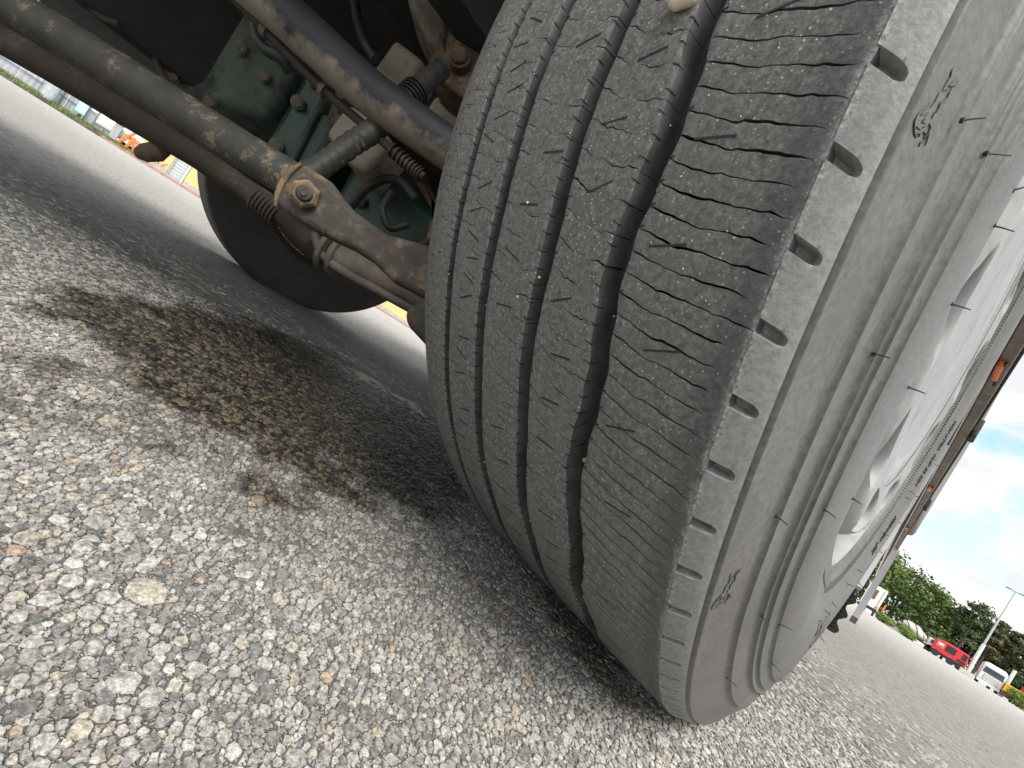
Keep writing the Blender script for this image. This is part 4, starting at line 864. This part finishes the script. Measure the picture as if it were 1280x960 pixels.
def van(loc, label, col, L=4.6, W=1.9, H=2.1, rz=0.0):
    o = empty('parked_van', loc, label, 'van'); o.rotation_euler = (0, 0, rz)
    def put(b, n, m, par=o):
        q = b.build(n, m); q.parent = par; return q
    prof = [(-L / 2, 0.35), (L / 2 - 0.1, 0.35), (L / 2, 0.9), (L / 2 - 0.75, 1.15), (L / 2 - 1.35, H), (-L / 2, H)]
    bd = put(MB().prism([(x, -W / 2, z) for x, z in prof], (0, W, 0)), 'body', col); bevel_obj(bd, 0.06, 2)
    put(MB().prism([(L / 2 - 0.70, -W / 2 + 0.15, 1.20), (L / 2 - 1.27, -W / 2 + 0.15, H - 0.1), (L / 2 - 1.27, W / 2 - 0.15, H - 0.1), (L / 2 - 0.70, W / 2 - 0.15, 1.20)], (0.03, 0, 0.03)), 'windscreen', M_GLASS)
    for s in (-1, 1): put(MB().box((L / 2 - 1.7, s * (W / 2 + 0.005), 1.55), (0.8, 0.02, 0.5)), 'side_window', M_GLASS)
    for x in (-L / 2 + 0.8, L / 2 - 0.85):
        for s in (-1, 1): put(MB().cyl((x, s * W / 2 - s * 0.2, 0.34), (x, s * W / 2 + s * 0.01, 0.34), 0.34, 20), 'wheel', M_BLACK)
    return o
van((X0 - 2.6, -2.2, 0.19), 'white van parked behind the dark railing, half hidden by the truck', M_WHITE, rz=R(8))
# orange trestle barrier
tr = empty('orange_barrier', (X0 + 0.0, -1.35, 0.19), 'orange and white trestle barrier leaning beside the yellow garages', 'barrier')
for (a, bq, m) in (((0, -1.75, 0.2), (0, -1.15, 1.6), M_ORNG), ((0, -1.35, 0.2), (0, -1.2, 1.0), M_ORNG), ((0, -0.95, 0.2), (0, -1.22, 1.0), M_ORNG)):
    MB().tube([(X0 + a[0], a[1], a[2]), (X0 + bq[0], bq[1], bq[2])], [0.075, 0.075], 6).build('leg', m, tr)
for z in (0.55, 0.85): MB().box((X0 - 0.06, -1.25, z), (0.04, 0.7, 0.16)).build('board', M_WHITE if z < 0.7 else M_ORNG, tr)
tb = empty('grey_bin', (X0 - 0.1, -1.98, 0.19), 'small grey wheelie bin between the white van and the orange barrier', 'bin')
MB().box((X0 - 0.1, -1.98, 0.7), (0.4, 0.34, 0.9), bev=0.03).build('bin_body', M_GREYP, tb); MB().box((X0 - 0.1, -1.98, 1.18), (0.44, 0.38, 0.06), bev=0.015).build('lid', M_ZINCD, tb)
# yellow garage building
gb = empty('garage_building', (X0 - 4.0, 5.0, 0.19), 'low yellow rendered garage building with a grey shuttered door and concrete plinth', 'building')
def wallseg(y0, y1): MB().box((X0 - 1.05, (y0 + y1) / 2, 1.40), (0.2, y1 - y0, 1.86)).build('wall', M_YELLOW, gb); MB().box((X0 - 0.92, (y0 + y1) / 2, 0.33), (0.12, y1 - y0 - 0.01, 0.28)).build('plinth', M_PLINTH, gb)
wallseg(-0.85, 0.72); wallseg(1.62, 6.0); wallseg(6.9, 30.0)
MB().box((X0 - 5.2, 14.6, 1.25), (8.0, 30.7, 2.0)).build('building_core', M_YELLOW, gb); MB().box((X0 - 5.0, 14.6, 2.40), (8.6, 31.3, 0.14)).build('roof', M_GREYP, gb)
dr = MB().box((X0 - 1.05, 1.14, 1.25), (0.12, 0.60, 2.0)).build('door', M_ZINC, gb)
for k in range(9): MB().box((X0 - 0.985, 1.14, 0.42 + k * 0.2), (0.02, 0.56, 0.04)).build('door_rib', M_WHITE, dr)
MB().box((X0 - 0.98, 0.78, 1.3), (0.16, 0.10, 2.1)).build('door_frame', M_GREYP, gb); MB().box((X0 - 0.98, 1.52, 1.3), (0.16, 0.12, 2.1)).build('door_frame', M_WHITE, gb)
d2 = MB().box((X0 - 1.05, 6.45, 1.25), (0.12, 0.86, 2.0)).build('door', M_ZINC, gb)
vn = empty('climbing_plant', (X0 - 0.9, 0.1, 0.4), 'bare climbing twigs low on the yellow garage wall', 'plant')
b = MB()
for i in range(9):
    y = -0.3 + i * 0.09; b.tube([(X0 - 0.92, y, 0.45), (X0 - 0.91, y + random.uniform(-0.1, 0.15), 0.6), (X0 - 0.92, y + random.uniform(-0.15, 0.3), 0.78)], [0.014, 0.010, 0.006], 5)
b.build('twigs', plain('twig', (0.16, 0.10, 0.06), 0.9), vn)

# ------------------------------------------------------------------ background, right: vehicles, lamp mast and trees a hundred metres off
Y0 = 100.0; S = (Y0 + 0.653) / 45.653; LX = lambda x: 0.2195 + (x - 0.2195) * S
GZ = GL - 0.0022
def put(b, n, m, par): 
    q = b.build(n, m); q.parent = par; return q
def leafmat(name, a, b_):
    t = NT(name); at = t.n('ShaderNodeAttribute', attribute_name='tint'); c = t.ramp(at.outputs['Fac'], [(0.0, a), (1.0, b_)])
    t.p.inputs['Subsurface Weight'].default_value = 0.0
    return t.set(c, 0.7, 0, 0.2)
LEAF = [leafmat('leaf_mid', (0.060, 0.095, 0.028), (0.135, 0.19, 0.060)), leafmat('leaf_dark', (0.035, 0.058, 0.026), (0.085, 0.12, 0.048)), leafmat('leaf_bright', (0.085, 0.14, 0.032), (0.18, 0.25, 0.07)), leafmat('leaf_olive', (0.075, 0.075, 0.035), (0.15, 0.14, 0.07))]
M_BARK = plain('bark', (0.13, 0.10, 0.075), 0.9, 0, 0.3, 8)
def tree(x, y, h, w, kind, mat, label, leaf=0.34, n=2600):
    o = empty('tree', (x, y, GZ), label, 'tree', 'trees behind the parked vehicles')
    rg = np.random.default_rng(int(abs(x * 97 + y * 13)) + kind)
    b = MB(); b.tube([(0, 0, 0), (0.1, 0, h * 0.35), (0.0, 0.1, h * 0.6), (0.05, 0, h * 0.93)], [0.022 * h, 0.017 * h, 0.011 * h, 0.003 * h], 8)
    for k in range(9):
        z = h * (0.22 + 0.07 * k); a = rg.random() * 6.28; l = w * (0.42 - 0.02 * k); b.tube([(0, 0, z), (math.cos(a) * l * 0.6, math.sin(a) * l * 0.6, z + l * 0.3), (math.cos(a) * l, math.sin(a) * l, z + l * 0.55)], [0.008 * h, 0.005 * h, 0.002 * h], 5)
    put(b, 'trunk', M_BARK, o)
    # leaf clumps spread through an uneven volume
    nc = 46 if kind != 1 else 34; C = []
    for i in range(nc):
        if kind == 1:      # pine: tiers with gaps
            zz = 0.40 + 0.6 * rg.random(); rad = w * 0.5 * (1.12 - zz) * 1.5 * (0.35 + 0.65 * rg.random()); a = rg.random() * 6.28
            C.append((rad * math.cos(a), rad * math.sin(a), h * zz, w * 0.15, 0.45))
        else:
            zz = 0.16 + 0.84 * rg.random() ** 0.85; prof_ = math.sin(math.pi * min(1, (zz * 0.80 + 0.12))) ** 0.6
            rad = w * 0.5 * prof_ * math.sqrt(rg.random()) * (0.75 + 0.35 * rg.random()); a = rg.random() * 6.28
            C.append((rad * math.cos(a), rad * math.sin(a), h * zz * 0.96, w * (0.12 + 0.07 * rg.random()), 0.75))
    C = np.array(C); ci = rg.integers(0, len(C), n); d = rg.normal(0, 1, (n, 3)); d /= np.linalg.norm(d, axis=1)[:, None]; rr = rg.random((n, 1)) ** 0.5
    ctr = C[ci, :3] + d * rr * C[ci, 3:4] * np.stack([np.ones(n), np.ones(n), C[ci, 4]], 1) * 1.25
    nr = d * 0.8 + rg.normal(0, 0.5, (n, 3)) + np.array([0, 0, 0.5]); nr /= np.linalg.norm(nr, axis=1)[:, None]
    u = np.cross(nr, rg.normal(0, 1, (n, 3))); u /= np.linalg.norm(u, axis=1)[:, None]; vv = np.cross(nr, u)
    s = leaf * (0.6 + 0.8 * rg.random((n, 1)))
    V = np.stack([ctr - u * s * 0.5, ctr + vv * s * 0.38, ctr + u * s * 0.5, ctr - vv * s * 0.38], 1).reshape(-1, 3)
    V[:, 2] = np.maximum(V[:, 2], 0.15)
    tint = np.clip(rg.random(len(C))[ci] * 0.6 + 0.4 * rg.random(n), 0, 1)
    q = npmesh('crown', V, np.arange(4 * n).reshape(-1, 4), mat, None, attr={'tint': np.repeat(tint, 4)}); q.parent = o
    return o
TREES = [(-1.9, 5.0, 5.4, 0, 0, 'tall mid green tree leftmost of the row, beside the white box truck'), (-0.6, 4.75, 4.2, 0, 2, 'bright green tree rising just right of the white box truck'),
         (0.75, 4.35, 4.0, 0, 0, 'broad round green tree behind the gap left of the mixer truck'), (2.0, 4.15, 3.8, 0, 0, 'dense green tree directly behind the cream mixer drum'),
         (3.1, 3.65, 3.2, 0, 2, 'lighter green tree behind the red truck'), (3.95, 3.3, 2.5, 0, 0, 'smaller green tree between the red truck and the lamp mast'),
         (4.35, 4.45, 2.7, 1, 1, 'dark pine with ragged tiers behind the lamp mast'), (4.9, 3.7, 2.2, 1, 1, 'shorter dark pine just right of the lamp mast'),
         (5.75, 3.3, 2.6, 0, 2, 'bright green rounded tree behind the white truck cab'), (5.45, 4.1, 1.5, 1, 3, 'thin olive brown pine sticking up above the white truck cab'),
         (6.3, 4.05, 1.9, 1, 3, 'sparse olive brown pine at the right, above the yellow skip'), (6.9, 3.5, 2.6, 0, 1, 'dark green tree at the right behind the yellow skip'),
         (7.8, 3.7, 3.0, 0, 1, 'dark green tree at the far right edge'), (7.3, 2.3, 2.2, 0, 2, 'low bright green tree above the second post')]
for i, (x, h, w, k, m, lb) in enumerate(TREES):
    yy = 12 + (i % 3) * 4; f = (Y0 + yy + 0.65) / (Y0 + 0.65)
    tree(0.22 + (LX(x) - 0.22) * f, Y0 + yy, h * S * f * 1.05, w * S * f * 1.05, k, LEAF[m], lb, 0.50 if k == 0 else 0.36, 3000)
def shrub(x, y, h, w, label):
    o = empty('shrub', (x, y, GZ), label, 'shrub', 'weeds along the far yard edge'); rg = np.random.default_rng(int(abs(x * 31)) + 5); n = 420
    d = rg.normal(0, 1, (n, 3)); d /= np.linalg.norm(d, axis=1)[:, None]; c = d * (rg.random((n, 1)) ** 0.4) * np.array([w / 2, w / 2, h / 2]) + np.array([0, 0, h * 0.5])
    u = rg.normal(0, 1, (n, 3)); u /= np.linalg.norm(u, axis=1)[:, None]; v2 = np.cross(u, d); s = 0.28
    V = np.stack([c - u * s, c + v2 * s * 0.5, c + u * s, c - v2 * s * 0.5], 1).reshape(-1, 3); V[:, 2] = np.maximum(V[:, 2], 0.02)
    q = npmesh('foliage', V, np.arange(4 * n).reshape(-1, 4), LEAF[2], None, attr={'tint': rg.random(4 * n)}); q.parent = o
for x, h, w, lb in ((0.55, 1.5, 2.2, 'bright weeds at the foot of the orange post'), (0.95, 1.3, 2.4, 'low weeds between the orange post and the mixer truck'), (1.75, 1.7, 2.4, 'tall weeds in front of the mixer drum'), (2.1, 1.3, 2.0, 'low weeds in front of the mixer chassis'), (7.4, 2.2, 2.4, 'bushy weeds behind the yellow skip')): shrub(LX(x), Y0 - 1.2, h, w, lb)
# white box truck, partly hidden
bt = empty('box_truck', (LX(-0.45), Y0 + 4, GZ), 'white box truck seen from its end, with a dark rear window', 'truck')
put(MB().box((0, 2.5, 3.05), (2.5, 7.0, 3.9), bev=0.06), 'box_body', M_WHITE, bt); put(MB().box((-0.25, -1.03, 3.5), (0.95, 0.06, 1.7), bev=0.02), 'window', plain('brown_glass', (0.16, 0.10, 0.06), 0.3), bt)
put(MB().box((0.9, -1.02, 3.0), (0.10, 0.06, 3.6)), 'corner_strip', M_GREYP, bt); put(MB().box((0.45, -1.02, 1.0), (1.4, 0.10, 0.5)), 'bumper', M_BLACK, bt); put(MB().box((0.95, -1.04, 1.55), (0.35, 0.10, 0.5)), 'tail_lamp', M_ORNG, bt)
for x in (-0.95, 0.95):
    for y in (0.2, 4.2): put(MB().cyl((x - 0.15, y, 0.5), (x + 0.15, y, 0.5), 0.5, 18), 'wheel', M_BLACK, bt)
op = empty('orange_post', (LX(0.36), Y0, GZ), 'slim orange post standing in weeds right of the white box truck', 'post')
put(MB().box((0, 0, 1.45), (0.22, 0.2, 2.6)), 'shaft', M_ORNG, op); put(MB().box((0, -0.11, 0.9), (0.2, 0.03, 0.8)), 'plate', plain('amber', (0.75, 0.48, 0.10), 0.5), op)
cbm = plain('pale_block', (0.55, 0.53, 0.48), 0.8)
for x, w, lb in ((1.25, 2.2, 'pale concrete block lying left of the mixer truck'), (5.15, 1.5, 'pale concrete base block around the lamp mast foot')):
    o = MB().box((LX(x), Y0 - 1.6, GZ + 0.33), (w, 0.6, 0.66), bev=0.05).build('concrete_block', cbm); tag(o, lb, 'block')
# mixer truck
M_CREAM = plain('cream_paint', (0.70, 0.66, 0.54), 0.5, 0, 0.1, 2)
mt = empty('mixer_truck', (LX(2.3), Y0 + 1, GZ), 'concrete mixer truck with a cream drum with dark spiral bands', 'truck')
put(MB().tube([(-1.6, 0, 1.75), (-1.2, 0, 1.8), (0.0, 0, 1.75), (1.1, 0, 1.4), (1.5, 0, 1.25)], [0.45, 0.78, 0.88, 0.55, 0.35], 24), 'drum', M_CREAM, mt)
for k in range(3):
    pts = []
    for q in range(9):
        t_ = q / 8; xx = -1.3 + 2.5 * t_; rr = float(np.interp(xx, [-1.6, -1.2, 0, 1.1], [0.45, 0.78, 0.88, 0.55])) + 0.02; zc = float(np.interp(xx, [-1.6, -1.2, 0, 1.1], [1.75, 1.8, 1.75, 1.4])); a = k * 2.1 + t_ * 5.0; pts.append((xx, rr * math.cos(a), zc + rr * math.sin(a)))
    put(MB().tube(pts, 0.085, 6, sub=3), 'drum_band', plain('band_brown', (0.20, 0.17, 0.13), 0.7), mt)
put(MB().box((0.5, 0, 0.75), (5.2, 1.6, 0.25)), 'chassis', M_BLACK, mt); put(MB().box((2.15, 0, 1.25), (1.0, 2.2, 1.7), bev=0.10), 'cab', M_WHITE, mt); put(MB().box((2.25, -1.12, 1.65), (0.7, 0.05, 0.55)), 'side_window', M_GLASS, mt)
for x in (-1.5, -0.4, 2.1): put(MB().cyl((x, -1.1, 0.5), (x, -0.8, 0.5), 0.5, 18), 'wheel', M_BLACK, mt)
# red truck
M_RED = plain('red_paint', (0.62, 0.03, 0.05), 0.4, 0, 0.12, 2); M_REDL = plain('faded_red', (0.66, 0.16, 0.17), 0.5)
rt = empty('red_truck', (LX(4.15), Y0, GZ), 'red truck parked sideways with a black cab window', 'truck')
prof = [(-1.9, 0.75), (1.9, 0.75), (1.9, 1.5), (1.75, 2.65), (0.2, 2.75), (-1.0, 2.7), (-1.9, 2.35)]
bd = put(MB().prism([(x, -1.1, z) for x, z in prof], (0, 2.3, 0)), 'body', M_RED, rt); bevel_obj(bd, 0.12, 2)
put(MB().box((-0.05, -1.12, 1.95), (1.1, 0.08, 0.95), bev=0.02), 'window', M_DARK, rt); put(MB().box((1.45, -1.12, 2.0), (0.5, 0.08, 0.9), bev=0.02), 'rear_window', M_DARK, rt); put(MB().box((1.35, -1.13, 1.2), (0.9, 0.10, 0.32)), 'dark_panel', M_BLACK, rt)
put(MB().box((-1.2, -1.12, 1.9), (0.9, 0.06, 0.8), bev=0.02), 'side_panel', M_REDL, rt); put(MB().box((-1.2, -1.16, 2.0), (0.5, 0.04, 0.3)), 'white_patch', M_WHITE, rt); put(MB().box((0, 0, 0.6), (3.9, 1.9, 0.3)), 'chassis', M_BLACK, rt)
for x in (-1.3, 0.4, 1.4): put(MB().cyl((x, -1.12, 0.48), (x, -0.8, 0.48), 0.48, 18), 'wheel', M_BLACK, rt)
# lamp mast
lm = empty('lamp_mast', (LX(5.22), Y0 - 0.5, GZ), 'tall pale green lamp mast with two flat lamp heads on top', 'lamp post')
M_MAST = plain('pale_green_mast', (0.60, 0.70, 0.64), 0.45)
put(MB().tube([(0, 0, 0), (0, 0, 5.2)], [0.25, 0.22], 14), 'lower_mast', M_MAST, lm); put(MB().tube([(0, 0, 5.2), (0, 0, 14.1)], [0.14, 0.08], 12), 'upper_mast', M_ZINC, lm)
put(MB().box((0, 0, 14.15), (1.3, 0.10, 0.10)), 'cross_arm', M_ZINCD, lm)
for s in (-1, 1): put(MB().box((s * 0.72, 0, 14.2), (0.62, 0.45, 0.16), bev=0.03), 'lamp_head', M_ZINCD, lm)
p2 = empty('short_post', (LX(7.0), Y0 + 2, GZ), 'thick pale green post stub behind the yellow skip', 'post'); put(MB().tube([(0, 0, 0), (0, 0, 4.3)], [0.22, 0.20], 12), 'shaft', M_MAST, p2)
# white tractor cab facing the camera
wt = empty('white_truck', (LX(6.2), Y0 - 0.5, GZ), 'white long-haul truck cab parked nose-on with a slatted grille', 'truck')
prof = [(-1.2, 0.5), (-1.2, 3.0), (-0.9, 3.35), (0.9, 3.35), (1.2, 3.0), (1.2, 0.5)]
bd = put(MB().prism([(x, 0, z) for x, z in prof], (0, 2.2, 0)), 'cab', M_WHITE, wt); bevel_obj(bd, 0.12, 3)
put(MB().prism([(-1.05, -0.03, 1.85), (1.05, -0.03, 1.85), (0.98, 0.0, 2.65), (-0.98, 0.0, 2.65)], (0, 0.08, 0)), 'windscreen', M_GLASS, wt); put(MB().box((0, -0.16, 2.78), (2.1, 0.36, 0.10), bev=0.03), 'sun_visor', M_WHITE, wt)
gr = put(MB().box((0, -0.04, 1.25), (1.5, 0.06, 0.95), bev=0.02), 'grille', M_GREYP, wt)
for k in range(5): q = MB().box((0, -0.085, 0.88 + k * 0.19), (1.42, 0.05, 0.10)).build('grille_slat', M_WHITE); q.parent = gr
put(MB().box((0, -0.07, 0.50), (2.4, 0.24, 0.36), bev=0.06), 'bumper', M_WHITE, wt)
for s in (-1, 1):
    put(MB().box((s * 0.95, -0.13, 0.72), (0.36, 0.10, 0.2), bev=0.03), 'headlight', plain('lamp_glass', (0.5, 0.5, 0.5), 0.1, 0.3), wt); put(MB().box((s * 1.36, 0.02, 2.1), (0.16, 0.2, 0.75), bev=0.03), 'mirror', M_GREYP, wt)
    put(MB().cyl((s * 0.85, 0.6, 0.5), (s * 1.18, 0.6, 0.5), 0.5, 18), 'wheel', M_BLACK, wt)
# yellow skip and the red machine beyond it
ys = empty('yellow_skip', (LX(7.2), Y0 - 0.5, GZ), 'orange yellow steel skip right of the white truck', 'skip')
put(MB().prism([(-0.95, -0.7, 1.0), (0.95, -0.7, 1.0), (0.95, -0.7, 2.0), (-0.95, -0.7, 2.0)], (0, 1.6, 0)), 'skip_body', plain('skip_yellow', (0.80, 0.46, 0.03), 0.5, 0, 0.1), ys); put(MB().box((0, 0.1, 2.03), (2.05, 1.75, 0.10)), 'skip_rim', plain('skip_yellow_light', (0.85, 0.60, 0.15), 0.5), ys)
put(MB().box((0, 0.1, 0.6), (1.9, 1.4, 0.7)), 'skip_base', plain('dark_red_frame', (0.22, 0.08, 0.06), 0.7), ys)
for k in (-0.6, 0.0, 0.6): put(MB().box((k, -0.74, 1.5), (0.10, 0.08, 0.95)), 'skip_rib', plain('skip_rib_yellow', (0.72, 0.40, 0.03), 0.5), ys)
rm = empty('red_tipper', (LX(7.85), Y0 + 0.5, GZ), 'red and orange tipper body cut off by the right edge', 'truck')
put(MB().box((0, 0.6, 2.0), (1.2, 2.4, 1.7), bev=0.05), 'tipper_body', M_RED, rm); put(MB().box((0.05, -0.62, 1.3), (1.1, 0.10, 0.9)), 'tailgate', M_ORNG, rm)
for x in (-0.4, 0.4): put(MB().cyl((x - 0.12, 0.2, 0.5), (x + 0.12, 0.2, 0.5), 0.5, 16), 'wheel', M_BLACK, rm)
